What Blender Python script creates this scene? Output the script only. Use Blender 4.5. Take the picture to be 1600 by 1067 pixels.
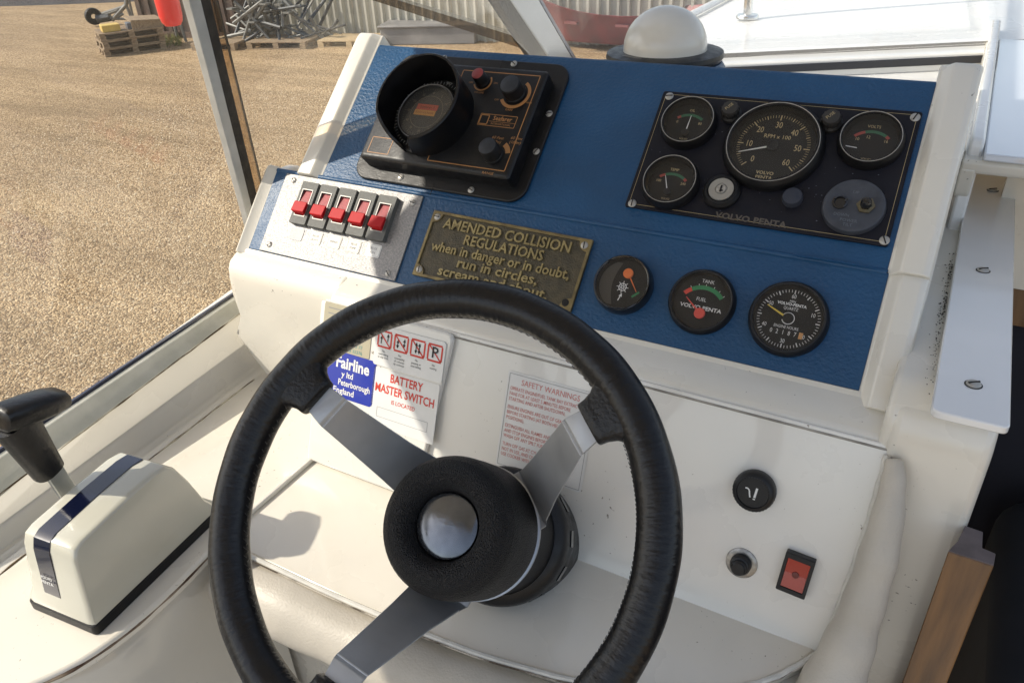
import bpy, math, random
import numpy as np
from mathutils import Vector, Matrix
R = math.radians
for o in list(bpy.data.objects): bpy.data.objects.remove(o)
S = bpy.context.scene; C = S.collection
random.seed(4); rng = np.random.default_rng(4)

# ------------------------------------------------------------------ camera
CR = Matrix(((0.87122669, -0.22133184, 0.43815098), (0.48883264, 0.47264006, -0.73324896), (-0.04479636, 0.85300855, 0.51997086)))
cam = bpy.data.cameras.new('camera'); cam.sensor_width = 36; cam.lens = 27.0; cam.clip_start = .02; cam.clip_end = 500
co = bpy.data.objects.new('camera', cam); C.objects.link(co)
co.matrix_world = CR.to_4x4(); S.camera = co
# ------------------------------------------------------------------ light
SUN = Vector((.95, .62, -1.0)).normalized()              # the way the sunlight travels
W_ = bpy.data.worlds.new('World'); S.world = W_; W_.use_nodes = True
nt = W_.node_tree; bg = nt.nodes['Background']
sky = nt.nodes.new('ShaderNodeTexSky'); sky.sky_type = 'NISHITA'; sky.sun_disc = False
sky.sun_elevation = math.asin(-SUN.z); sky.sun_rotation = math.atan2(-SUN.x, -SUN.y)
sky.air_density = 1.0; sky.dust_density = 1.5
hs_ = nt.nodes.new('ShaderNodeHueSaturation'); hs_.inputs['Saturation'].default_value = .62          # hazy summer sky
nt.links.new(sky.outputs[0], hs_.inputs['Color']); nt.links.new(hs_.outputs[0], bg.inputs[0]); bg.inputs[1].default_value = .15
sl = bpy.data.lights.new('sun', 'SUN'); sl.energy = 3.5; sl.angle = R(.6); sl.color = (1, .93, .82)
so = bpy.data.objects.new('sun', sl); C.objects.link(so); so.rotation_euler = SUN.to_track_quat('-Z', 'Y').to_euler()
S.view_settings.view_transform = 'Standard'; S.view_settings.look = 'None'; S.view_settings.exposure = .66
S.view_settings.gamma = 1; S.view_settings.use_curve_mapping = False

# ------------------------------------------------------------------ measuring helpers
def ray(px, py):
    return (CR @ Vector(((px - 800) / 1200, -(py - 533.5) / 1200, -1))).normalized()
def at(F, px, py, h=0.0):                                 # photograph point -> (u, v) on a plane h above frame F
    n = F.col[2].to_3d(); O = F.translation + n * h; r = ray(px, py)
    q = F.inverted() @ (r * (O.dot(n) / r.dot(n)))
    return (q.x, q.y)
def hz(px, py, z): r = ray(px, py); return r * (z / r.z)
def hx(px, py, x): r = ray(px, py); return r * (x / r.x)
def hy(px, py, y): r = ray(px, py); return r * (y / r.y)
def frame(o, tilt):
    t = R(tilt); c, s = math.cos(t), math.sin(t)
    return Matrix(((1, 0, 0, o[0]), (0, c, -s, o[1]), (0, s, c, o[2]), (0, 0, 0, 1)))
def on(F, u, v, n=0.0, rot=0.0): return F @ Matrix.Translation((u, v, n)) @ Matrix.Rotation(rot, 4, 'Z')
FU = frame((0, .72, -.331), 42); FL = frame((0, .72, -.331), 47); FW = frame((0, .595, -.432), 68.26)

# ------------------------------------------------------------------ materials
MATS = {}
def mat(name, col, rough=.5, metal=0, coat=0, var=0, vscale=8, bump=0, bscale=60, col2=None, btype='NOISE', spec=.5, uv=False, stretch=(1, 1, 1), rvar=0, emit=None, detail=5, lo=.35, hi=.65):
    if name in MATS: return MATS[name]
    m = bpy.data.materials.new(name); m.use_nodes = True; t = m.node_tree; N = t.nodes; L = t.links
    p = N['Principled BSDF']; p.inputs['Roughness'].default_value = rough; p.inputs['Metallic'].default_value = metal
    p.inputs['Coat Weight'].default_value = coat; p.inputs['Coat Roughness'].default_value = .06; p.inputs['Specular IOR Level'].default_value = spec
    p.inputs['Base Color'].default_value = (*col, 1)
    tc = N.new('ShaderNodeTexCoord'); mp = N.new('ShaderNodeMapping'); mp.inputs['Scale'].default_value = stretch
    L.new(tc.outputs['UV' if uv else 'Object'], mp.inputs[0])
    if var or col2:
        n = N.new('ShaderNodeTexNoise'); n.inputs['Scale'].default_value = vscale; n.inputs['Detail'].default_value = detail; L.new(mp.outputs[0], n.inputs[0])
        r = N.new('ShaderNodeValToRGB'); r.color_ramp.elements[0].position = lo; r.color_ramp.elements[1].position = hi
        c2 = col2 or tuple(c * (1 - var) for c in col)
        r.color_ramp.elements[0].color = (*c2, 1); r.color_ramp.elements[1].color = (*col, 1)
        L.new(n.outputs['Fac'], r.inputs[0]); L.new(r.outputs[0], p.inputs['Base Color'])
    if rvar:
        n2 = N.new('ShaderNodeTexNoise'); n2.inputs['Scale'].default_value = vscale * 1.7; n2.inputs['Detail'].default_value = 6; L.new(mp.outputs[0], n2.inputs[0])
        mr = N.new('ShaderNodeMapRange'); mr.inputs['From Min'].default_value = .3; mr.inputs['From Max'].default_value = .7
        mr.inputs['To Min'].default_value = max(.02, rough - rvar); mr.inputs['To Max'].default_value = min(1, rough + rvar); L.new(n2.outputs['Fac'], mr.inputs[0]); L.new(mr.outputs[0], p.inputs['Roughness'])
    if bump:
        if btype == 'NOISE':
            b = N.new('ShaderNodeTexNoise'); b.inputs['Detail'].default_value = 6; out = 'Fac'
        else:
            b = N.new('ShaderNodeTexVoronoi'); b.feature = 'SMOOTH_F1' if btype == 'VOR' else 'DISTANCE_TO_EDGE'; out = 'Distance'
        b.inputs['Scale'].default_value = bscale; L.new(mp.outputs[0], b.inputs[0])
        bn = N.new('ShaderNodeBump'); bn.inputs['Strength'].default_value = min(1, bump); bn.inputs['Distance'].default_value = .001 if bump < 1 else .001 * bump
        L.new(b.outputs[out], bn.inputs['Height']); L.new(bn.outputs[0], p.inputs['Normal'])
    if emit: p.inputs['Emission Color'].default_value = (*emit, 1); p.inputs['Emission Strength'].default_value = 1
    MATS[name] = m; return m
def dirty(name, col, dirt, scale=30, thr=.62, rough=.3, coat=.5, bump=.15, bscale=25, scratch=True):
    """gelcoat: base colour, broad mottling, sparse small grime specks, slight waviness"""
    if name in MATS: return MATS[name]
    m = mat(name, col, rough, coat=coat, var=.07, vscale=5, bump=bump, bscale=bscale, rvar=.1)
    t = m.node_tree; N = t.nodes; L = t.links; p = N['Principled BSDF']
    src = p.inputs['Base Color'].links[0].from_socket
    tc = N.new('ShaderNodeTexCoord')
    a = N.new('ShaderNodeTexNoise'); a.inputs['Scale'].default_value = scale * 9; a.inputs['Detail'].default_value = 3; L.new(tc.outputs['Object'], a.inputs[0])
    b = N.new('ShaderNodeTexNoise'); b.inputs['Scale'].default_value = scale * .35; b.inputs['Detail'].default_value = 5; L.new(tc.outputs['Object'], b.inputs[0])
    mu = N.new('ShaderNodeMath'); mu.operation = 'MULTIPLY_ADD'; L.new(b.outputs['Fac'], mu.inputs[0]); mu.inputs[1].default_value = .6; L.new(a.outputs['Fac'], mu.inputs[2])
    r = N.new('ShaderNodeMapRange'); r.inputs['From Min'].default_value = thr * 1.6; r.inputs['From Max'].default_value = thr * 1.6 + .05; L.new(mu.outputs[0], r.inputs[0])
    mx = N.new('ShaderNodeMix'); mx.data_type = 'RGBA'; L.new(r.outputs[0], mx.inputs['Factor']); L.new(src, mx.inputs['A']); mx.inputs['B'].default_value = (*dirt, 1)
    L.new(mx.outputs['Result'], p.inputs['Base Color'])
    return m
def glassmat(name, tint=(1, 1, 1), refl=.08, smudge=0.0):
    if name in MATS: return MATS[name]
    m = bpy.data.materials.new(name); m.use_nodes = True; t = m.node_tree; N = t.nodes; L = t.links; N.clear()
    o = N.new('ShaderNodeOutputMaterial'); tr = N.new('ShaderNodeBsdfTransparent'); tr.inputs[0].default_value = (*tint, 1)
    gl = N.new('ShaderNodeBsdfGlossy'); gl.inputs['Roughness'].default_value = .03; fr = N.new('ShaderNodeLayerWeight'); fr.inputs[0].default_value = .5
    pw5 = N.new('ShaderNodeMath'); pw5.operation = 'POWER'; pw5.inputs[1].default_value = 5; L.new(fr.outputs['Facing'], pw5.inputs[0])
    mr = N.new('ShaderNodeMapRange'); mr.inputs['To Min'].default_value = refl; mr.inputs['To Max'].default_value = 1; L.new(pw5.outputs[0], mr.inputs[0])
    mx = N.new('ShaderNodeMixShader'); L.new(mr.outputs[0], mx.inputs[0]); L.new(tr.outputs[0], mx.inputs[1]); L.new(gl.outputs[0], mx.inputs[2])
    fin = mx
    if smudge:
        d = N.new('ShaderNodeBsdfDiffuse'); d.inputs[0].default_value = (.60, .55, .46, 1)
        tc = N.new('ShaderNodeTexCoord'); n = N.new('ShaderNodeTexNoise'); n.inputs['Scale'].default_value = 7; n.inputs['Detail'].default_value = 8; L.new(tc.outputs['Object'], n.inputs[0])
        n3 = N.new('ShaderNodeTexNoise'); n3.inputs['Scale'].default_value = 260; L.new(tc.outputs['Object'], n3.inputs[0])
        r3 = N.new('ShaderNodeMapRange'); r3.inputs['From Min'].default_value = .74; r3.inputs['From Max'].default_value = .8; r3.inputs['To Max'].default_value = .35; L.new(n3.outputs['Fac'], r3.inputs[0])
        r = N.new('ShaderNodeMapRange'); r.inputs['From Min'].default_value = .3; r.inputs['From Max'].default_value = .75; r.inputs['To Min'].default_value = smudge * .4; r.inputs['To Max'].default_value = smudge * 1.6; L.new(n.outputs['Fac'], r.inputs[0])
        ad = N.new('ShaderNodeMath'); ad.operation = 'ADD'; ad.use_clamp = True; L.new(r.outputs[0], ad.inputs[0]); L.new(r3.outputs[0], ad.inputs[1])
        m2 = N.new('ShaderNodeMixShader'); L.new(ad.outputs[0], m2.inputs[0]); L.new(mx.outputs[0], m2.inputs[1]); L.new(d.outputs[0], m2.inputs[2]); fin = m2
    L.new(fin.outputs[0], o.inputs[0]); MATS[name] = m; return m

CREAM = dirty('cream gelcoat', (.75, .715, .63), (.24, .21, .17), scale=24, thr=.655)
BOARD = dirty('white instrument board', (.77, .75, .695), (.24, .21, .17), scale=24, thr=.65, coat=.8)
CREAM2 = dirty('grimy cream gelcoat', (.64, .60, .51), (.03, .028, .025), scale=40, thr=.585)
PAD = mat('cream padded vinyl', (.54, .495, .42), .45, var=.2, vscale=11, bump=.5, bscale=420, rvar=.08)
WHITE = dirty('white gelcoat deck', (.84, .84, .82), (.55, .54, .5), scale=10, thr=.66)
BLUE = mat('blue leathercloth', (.0065, .068, .170), .42, var=.18, vscale=14, bump=1.1, bscale=260, spec=.5, rvar=.07, stretch=(1, 1.35, 1))
BLACKP = mat('black moulded plastic', (.008, .008, .009), .40, spec=.4, var=.3, vscale=60, bump=.25, bscale=500, rvar=.1)
BLACKM = mat('matt black plastic', (.007, .007, .008), .55, spec=.35, var=.3, vscale=40, bump=.3, bscale=700)
PANELB = mat('worn black instrument panel', (.0075, .008, .014), .5, spec=.3, col2=(.006, .0065, .012), vscale=30, rvar=.15, bump=.1, bscale=900)
GLOSSB = mat('gloss black', (.008, .008, .009), .12, coat=.6)
LEATHER = mat('black leather', (.0055, .0055, .0065), .34, var=.3, vscale=20, bump=.9, bscale=1.0, uv=True, stretch=(230, 7, 1), rvar=.06, spec=.42)
LEATHER2 = mat('black leather grip', (.0075, .0072, .008), .34, var=.35, vscale=50, bump=.5, bscale=200, spec=.45, rvar=.06)
PADBLK = mat('grained black foam', (.007, .007, .008), .52, bump=1.8, bscale=900, btype='VOR', spec=.35, rvar=.05)
ALU = mat('brushed aluminium', (.46, .47, .48), .34, metal=.9, var=.12, vscale=30, bump=.12, bscale=300, rvar=.08)
SPOKE = mat('satin anodised spoke', (.42, .43, .44), .45, metal=.55, var=.14, vscale=25, bump=.1, bscale=300, rvar=.06)
PLATE = mat('mottled aluminium plate', (.30, .29, .28), .46, metal=.3, col2=(.19, .19, .195), vscale=420, detail=3, bump=.5, bscale=500, rvar=.08)
CHROME = mat('chrome', (.75, .75, .74), .12, metal=1)
STEEL = mat('dull steel screw', (.50, .48, .44), .42, metal=.5, var=.3, vscale=300)
SLOT = mat('dark slot', (.015, .014, .013), .8)
BRASS = mat('aged brass', (.27, .21, .09), .42, metal=.35, col2=(.15, .115, .055), vscale=60, bump=.5, bscale=300, rvar=.08)
BRASSD = mat('dark brass ground', (.088, .072, .040), .5, metal=.15, col2=(.052, .044, .027), vscale=90, bump=.9, bscale=500)
BRASSL = mat('worn brass lettering', (.36, .29, .135), .4, metal=.3, var=.25, vscale=90)
RED = mat('red switch plastic', (.42, .004, .008), .5, spec=.25)
REDP = mat('pink engraved red', (.38, .05, .06), .5, var=.3, vscale=260)
GREYP = mat('grey switch body', (.115, .118, .11), .6, var=.15, vscale=200, bump=.4, bscale=900)
COPPER = mat('copper print', (.42, .20, .07), .5)
CREAMPR = mat('cream print', (.62, .55, .36), .6)
GOLDPR = mat('gold print', (.48, .38, .20), .6)
DIMRED = mat('dim red print', (.30, .05, .04), .6); DIMGREEN = mat('dim green print', (.02, .115, .055), .6)
WHITEPR = mat('white print', (.72, .72, .70), .6)
GREYPR = mat('grey print', (.25, .25, .25), .6)
REDPR = mat('red print', (.62, .05, .03), .6)
ORANGE = mat('orange print', (.72, .17, .04), .5)
YELPR = mat('yellow needle', (.65, .48, .06), .5)
GREENPR = mat('green print', (.02, .20, .07), .6)
SAFER = mat('faded red sticker print', (.62, .20, .17), .6)
BLUEST = mat('blue sticker', (.012, .03, .33), .35, coat=.3)
BEIGEST = mat('beige sticker', (.42, .38, .27), .4, coat=.2)
WHITEST = mat('white sticker', (.74, .74, .72), .35, coat=.2, var=.05, vscale=30)
TEALPR = mat('teal print', (.08, .28, .26), .6)
BLKPR = mat('black print', (.015, .015, .015), .6)
DIAL = mat('black dial', (.008, .008, .008), .6, spec=.3)
LENS = glassmat('instrument glass', refl=.05)
PANE = glassmat('window glass', (.98, .975, .96), refl=.04, smudge=.055)
TINT = glassmat('tinted overlap glass', (.78, .68, .55), refl=.05, smudge=.04)
MILKY = mat('milky rubber boot', (.055, .062, .078), .4, var=.3, vscale=80, bump=.3, bscale=300)
RUBBER = mat('perished rubber', (.035, .03, .024), .7, var=.5, vscale=60, bump=1.2, bscale=160)
TEAK = mat('varnished wood', (.19, .092, .030), .42, coat=.25, col2=(.095, .045, .016), vscale=9, stretch=(9, 9, 1), bump=.2, bscale=60)
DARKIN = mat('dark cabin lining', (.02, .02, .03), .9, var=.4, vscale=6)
NAVY = mat('navy stripe', (.004, .006, .022), .14, coat=.7, rvar=.06)
CONTROL = mat('control box enamel', (.54, .525, .44), .22, coat=.5, var=.04, vscale=10)
DOME = mat('white compass dome', (.66, .64, .58), .28, coat=.5, var=.05, vscale=10)
MIRROR = mat('scratched chrome disc', (.19, .20, .215), .16, metal=.9, var=.45, vscale=40, rvar=.08, bump=.25, bscale=60)

# ------------------------------------------------------------------ mesh builder
FONTC = {}
class MB:
    def __init__(s, M=None): s.v = []; s.f = []; s.uv = None; s.M = M or Matrix()
    def add(s, vs, fs, M=None):
        k = len(s.v); T = s.M @ M if M else s.M
        s.v += [tuple(T @ Vector(p)) for p in vs]; s.f += [tuple(i + k for i in f) for f in fs]; return s
    def box(s, c, d, M=None):
        x, y, z = c; a, b, e = d[0] / 2, d[1] / 2, d[2] / 2
        vs = [(x + i * a, y + j * b, z + k * e) for k in (-1, 1) for j in (-1, 1) for i in (-1, 1)]
        return s.add(vs, [(0, 2, 3, 1), (4, 5, 7, 6), (0, 1, 5, 4), (2, 6, 7, 3), (0, 4, 6, 2), (1, 3, 7, 5)], M)
    def lathe(s, prof, n=40, c=(0, 0), M=None, a0=0, a1=360):
        full = abs(a1 - a0) >= 360; k = n if full else n + 1
        vs = []; fs = []
        for (r, z) in prof:
            for i in range(k):
                a = R(a0 + (a1 - a0) * i / n); vs.append((c[0] + r * math.cos(a), c[1] + r * math.sin(a), z))
        for j in range(len(prof) - 1):
            for i in range(n):
                i2 = (i + 1) % k; fs.append((j * k + i, j * k + i2, (j + 1) * k + i2, (j + 1) * k + i))
        if prof[0][0] > 1e-6 and full: pass
        return s.add(vs, fs, M)
    def disc(s, r, z, c=(0, 0), n=40, M=None):
        return s.add([(c[0] + r * math.cos(2 * math.pi * i / n), c[1] + r * math.sin(2 * math.pi * i / n), z) for i in range(n)], [tuple(range(n))], M)
    def prism(s, pts, z0, z1, M=None):
        n = len(pts); vs = [(x, y, z0) for x, y in pts] + [(x, y, z1) for x, y in pts]
        return s.add(vs, [tuple(range(n))[::-1], tuple(range(n, 2 * n))] + [(i, (i + 1) % n, n + (i + 1) % n, n + i) for i in range(n)], M)
    def xprism(s, prof, x0, x1):                           # prof in (y, z), swept along X
        n = len(prof); vs = [(x0, y, z) for y, z in prof] + [(x1, y, z) for y, z in prof]
        return s.add(vs, [tuple(range(n)), tuple(range(n, 2 * n))[::-1]] + [((i + 1) % n, i, n + i, n + (i + 1) % n) for i in range(n)])
    def frameprism(s, outer, inner, z0, z1):
        n = len(outer); vs = [(x, y, z0) for x, y in outer] + [(x, y, z1) for x, y in outer] + [(x, y, z0) for x, y in inner] + [(x, y, z1) for x, y in inner]
        fs = []
        for i in range(n):
            j = (i + 1) % n
            fs += [(i, j, n + j, n + i), (n + i, n + j, 3 * n + j, 3 * n + i), (3 * n + i, 3 * n + j, 2 * n + j, 2 * n + i), (2 * n + i, 2 * n + j, j, i)]
        return s.add(vs, fs)
    def loft(s, secs, cap=True, closed=False):
        n = len(secs[0]); vs = [p for q in secs for p in q]; fs = []
        for j in range(len(secs) - (0 if closed else 1)):
            k = (j + 1) % len(secs)
            for i in range(n):
                i2 = (i + 1) % n; fs.append((j * n + i, j * n + i2, k * n + i2, k * n + i))
        if cap and not closed: fs += [tuple(range(n))[::-1], tuple(range((len(secs) - 1) * n, len(secs) * n))]
        return s.add(vs, fs)
    def tube(s, pts, r, n=10, closed=False, cap=True):
        pts = [Vector(p) for p in pts]; m = len(pts); rs = r if hasattr(r, '__len__') else [r] * m
        secs = []; up = None
        for i, p in enumerate(pts):
            a = pts[i - 1] if (i > 0 or closed) else p; b = pts[(i + 1) % m] if (i < m - 1 or closed) else p
            t = (b - a).normalized()
            if up is None: up = t.orthogonal().normalized()
            x = (up - t * up.dot(t)).normalized(); up = x; y = t.cross(x)
            secs.append([tuple(p + (x * math.cos(2 * math.pi * k / n) + y * math.sin(2 * math.pi * k / n)) * rs[i]) for k in range(n)])
        return s.loft(secs, cap, closed)
    def bar(s, a, b, w, h, up=(0, 0, 1)):
        a = Vector(a); b = Vector(b); t = (b - a).normalized(); u = Vector(up); x = t.cross(u).normalized(); y = x.cross(t)
        q = [[tuple(p + x * i * w / 2 + y * j * h / 2) for i, j in ((-1, -1), (1, -1), (1, 1), (-1, 1))] for p in (a, b)]
        return s.loft(q)
    def arc(s, r0, r1, a0, a1, z=0, c=(0, 0), n=None, th=.0003):
        n = n or max(3, int(abs(a1 - a0) / 6)); vs = []
        for i in range(n + 1):
            a = R(a0 + (a1 - a0) * i / n)
            for r in (r0, r1): vs.append((c[0] + r * math.cos(a), c[1] + r * math.sin(a), z))
        return s.add(vs, [(2 * i, 2 * i + 1, 2 * i + 3, 2 * i + 2) for i in range(n)])
    def tick(s, a, r0, r1, w, z=0, c=(0, 0)):
        a = R(a); d = Vector((math.cos(a), math.sin(a))); p = Vector((-d.y, d.x)) * w / 2; c = Vector(c)
        q = [c + d * r0 - p, c + d * r1 - p, c + d * r1 + p, c + d * r0 + p]
        return s.add([(x.x, x.y, z) for x in q], [(0, 1, 2, 3)])
    def line(s, a, b, w, z=0):
        a = Vector(a); b = Vector(b); d = (b - a).normalized(); p = Vector((-d.y, d.x)) * w / 2
        q = [a - p, b - p, b + p, a + p]; return s.add([(x.x, x.y, z) for x in q], [(0, 1, 2, 3)])
    def rectline(s, x0, y0, x1, y1, w, z=0):
        for a, b in (((x0, y0), (x1, y0)), ((x1, y0 + w / 2), (x1, y1 - w / 2)), ((x1, y1), (x0, y1)), ((x0, y1 - w / 2), (x0, y0 + w / 2))): s.line(a, b, w, z)
        return s
    def text(s, t, size, x=0, y=0, z=0, align='CENTER', bold=0, sx=1, rot=0, depth=0, space=1, shear=0, width=0):
        key = (t, align, round(bold, 4), depth > 0, round(depth / size, 4), space, shear)
        if key not in FONTC:
            c = bpy.data.curves.new('t', 'FONT'); c.body = t; c.align_x = align; c.align_y = 'CENTER'; c.resolution_u = 2; c.offset = bold; c.extrude = depth / size / 2; c.space_character = space; c.shear = shear
            o = bpy.data.objects.new('t', c); me = bpy.data.meshes.new_from_object(o)
            FONTC[key] = ([tuple(v.co) for v in me.vertices], [tuple(p.vertices) for p in me.polygons])
            bpy.data.objects.remove(o); bpy.data.curves.remove(c); bpy.data.meshes.remove(me)
        vs, fs = FONTC[key]
        if width: sx = width / size / (max(v[0] for v in vs) - min(v[0] for v in vs))
        ca, sa = math.cos(rot), math.sin(rot)
        return s.add([(x + (a * sx * ca - b * sa) * size, y + (a * sx * sa + b * ca) * size, z + e * size) for a, b, e in vs], fs)
def rrect(cx, cy, w, h, r, n=6):
    o = []
    for qx, qy, a0 in ((1, 1, 0), (-1, 1, 90), (-1, -1, 180), (1, -1, 270)):
        for i in range(n + 1):
            a = R(a0 + 90 * i / n); o.append((cx + qx * (w / 2 - r) + r * math.cos(a), cy + qy * (h / 2 - r) + r * math.sin(a)))
    return o
def poly_round(pts, r, n=5):                               # round the corners of a polygon
    out = []; m = len(pts); rr = r if hasattr(r, '__len__') else [r] * m
    for i in range(m):
        p = Vector(pts[i]); a = (Vector(pts[i - 1]) - p); b = (Vector(pts[(i + 1) % m]) - p); q = rr[i]
        if q <= 0: out.append(tuple(p)); continue
        d = min(q, a.length * .48, b.length * .48); A = p + a.normalized() * d; B = p + b.normalized() * d
        for k in range(n + 1):
            t = k / n; out.append(tuple(A * (1 - t) ** 2 + p * 2 * t * (1 - t) + B * t ** 2))
    return out

# ------------------------------------------------------------------ object helpers
def tag(o, label=None, cat=None, group=None, kind=None):
    if label: o['label'] = label
    if cat: o['category'] = cat
    if group: o['group'] = group
    if kind: o['kind'] = kind
    return o
def thing(name, label, cat, M=None, group=None):
    o = bpy.data.objects.new(name, None); o.empty_display_size = .02; C.objects.link(o)
    if M is not None: o.matrix_world = M
    return tag(o, label, cat, group)
def obj(name, mb, m, parent=None, bevel=0, smooth=True, seg=2, angle=35, label=None, sub=0, solid=0):
    me = bpy.data.meshes.new(name); me.from_pydata(mb.v, [], mb.f); me.update()
    import bmesh
    b = bmesh.new(); b.from_mesh(me); bmesh.ops.recalc_face_normals(b, faces=b.faces)
    if smooth:
        for f in b.faces: f.smooth = True
        for e in b.edges:
            if len(e.link_faces) != 2 or e.calc_face_angle(0) > R(angle): e.smooth = False
    if mb.uv: pass
    b.to_mesh(me); b.free()
    ms = m if isinstance(m, (list, tuple)) else [m]
    for q in ms: me.materials.append(q)
    o = bpy.data.objects.new(name, me); C.objects.link(o)
    if parent: o.parent = parent
    if label: o['label'] = label
    if bevel:
        md = o.modifiers.new('b', 'BEVEL'); md.width = bevel; md.segments = seg; md.limit_method = 'ANGLE'; md.angle_limit = R(30); md.harden_normals = False
    if sub:
        md = o.modifiers.new('s', 'SUBSURF'); md.levels = sub; md.render_levels = sub
    return o
def again(o, M, parent=None, name=None):
    c = o.copy(); C.objects.link(c); c.parent = parent if parent else o.parent; c.matrix_local = M; return c
def T(x, y, z=0, rz=0): return Matrix.Translation((x, y, z)) @ Matrix.Rotation(rz, 4, 'Z')

# slotted screw, local z up
_screw = None
def screw(parent, x, y, z=0, r=.0042, rot=None):
    global _screw
    if _screw is None:
        mb = MB(); mb.lathe([(1, 0), (1, .12), (.8, .33), (.45, .42), (0, .45)], 20)
        mb2 = MB(); mb2.box((0, 0, .42), (1.7, .26, .12))
        a = obj('screw', mb, STEEL); b = obj('slot', mb2, SLOT)
        _screw = (a.data, b.data); bpy.data.objects.remove(a); bpy.data.objects.remove(b)
    a = bpy.data.objects.new('screw', _screw[0]); b = bpy.data.objects.new('slot', _screw[1])
    C.objects.link(a); C.objects.link(b); a.parent = parent; b.parent = a
    a.matrix_local = T(x, y, z, random.uniform(0, 3.1) if rot is None else rot) @ Matrix.Diagonal((r, r, r, 1)); return a

# ================================================================== SETTING
GZ = -2.8
def gravel_material():
    m = bpy.data.materials.new('gravel'); m.use_nodes = True; t = m.node_tree; N = t.nodes; L = t.links; p = N['Principled BSDF']; p.inputs['Roughness'].default_value = .9
    tc = N.new('ShaderNodeTexCoord')
    v = N.new('ShaderNodeTexVoronoi'); v.inputs['Scale'].default_value = 58; L.new(tc.outputs['Object'], v.inputs[0])
    hs = N.new('ShaderNodeValToRGB'); e = hs.color_ramp.elements
    e[0].position = 0; e[0].color = (.17, .105, .052, 1); e[1].position = 1; e[1].color = (.60, .47, .30, 1); k = hs.color_ramp.elements.new(.5); k.color = (.40, .28, .15, 1)
    sep = N.new('ShaderNodeSeparateColor'); L.new(v.outputs['Color'], sep.inputs[0]); L.new(sep.outputs[0], hs.inputs[0])
    n = N.new('ShaderNodeTexNoise'); n.inputs['Scale'].default_value = .55; n.inputs['Detail'].default_value = 7; n.inputs['Roughness'].default_value = .62
    mp = N.new('ShaderNodeMapping'); mp.inputs['Rotation'].default_value = (0, 0, R(-42)); mp.inputs['Scale'].default_value = (.5, 3.2, 1); L.new(tc.outputs['Object'], mp.inputs[0]); L.new(mp.outputs[0], n.inputs[0])
    r = N.new('ShaderNodeValToRGB'); r.color_ramp.elements[0].position = .33; r.color_ramp.elements[0].color = (.70, .66, .60, 1); r.color_ramp.elements[1].position = .62; r.color_ramp.elements[1].color = (1.08, 1.05, 1, 1); L.new(n.outputs['Fac'], r.inputs[0])
    mx = N.new('ShaderNodeMix'); mx.data_type = 'RGBA'; mx.blend_type = 'MULTIPLY'; mx.inputs['Factor'].default_value = 1; L.new(hs.outputs[0], mx.inputs['A']); L.new(r.outputs[0], mx.inputs['B']); L.new(mx.outputs['Result'], p.inputs['Base Color'])
    v2 = N.new('ShaderNodeTexVoronoi'); v2.inputs['Scale'].default_value = 58; L.new(tc.outputs['Object'], v2.inputs[0])
    b = N.new('ShaderNodeBump'); b.invert = True; b.inputs['Strength'].default_value = .9; b.inputs['Distance'].default_value = .02; L.new(v2.outputs['Distance'], b.inputs['Height']); L.new(b.outputs[0], p.inputs['Normal'])
    return m
GRAVEL = gravel_material()
g = MB(); n = 60
g.add([(-150 + 300 * i / n, -150 + 300 * j / n, GZ) for j in range(n + 1) for i in range(n + 1)], [(j * (n + 1) + i, j * (n + 1) + i + 1, (j + 1) * (n + 1) + i + 1, (j + 1) * (n + 1) + i) for j in range(n) for i in range(n)])
tag(obj('ground', g, GRAVEL, smooth=False), kind='structure')
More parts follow.
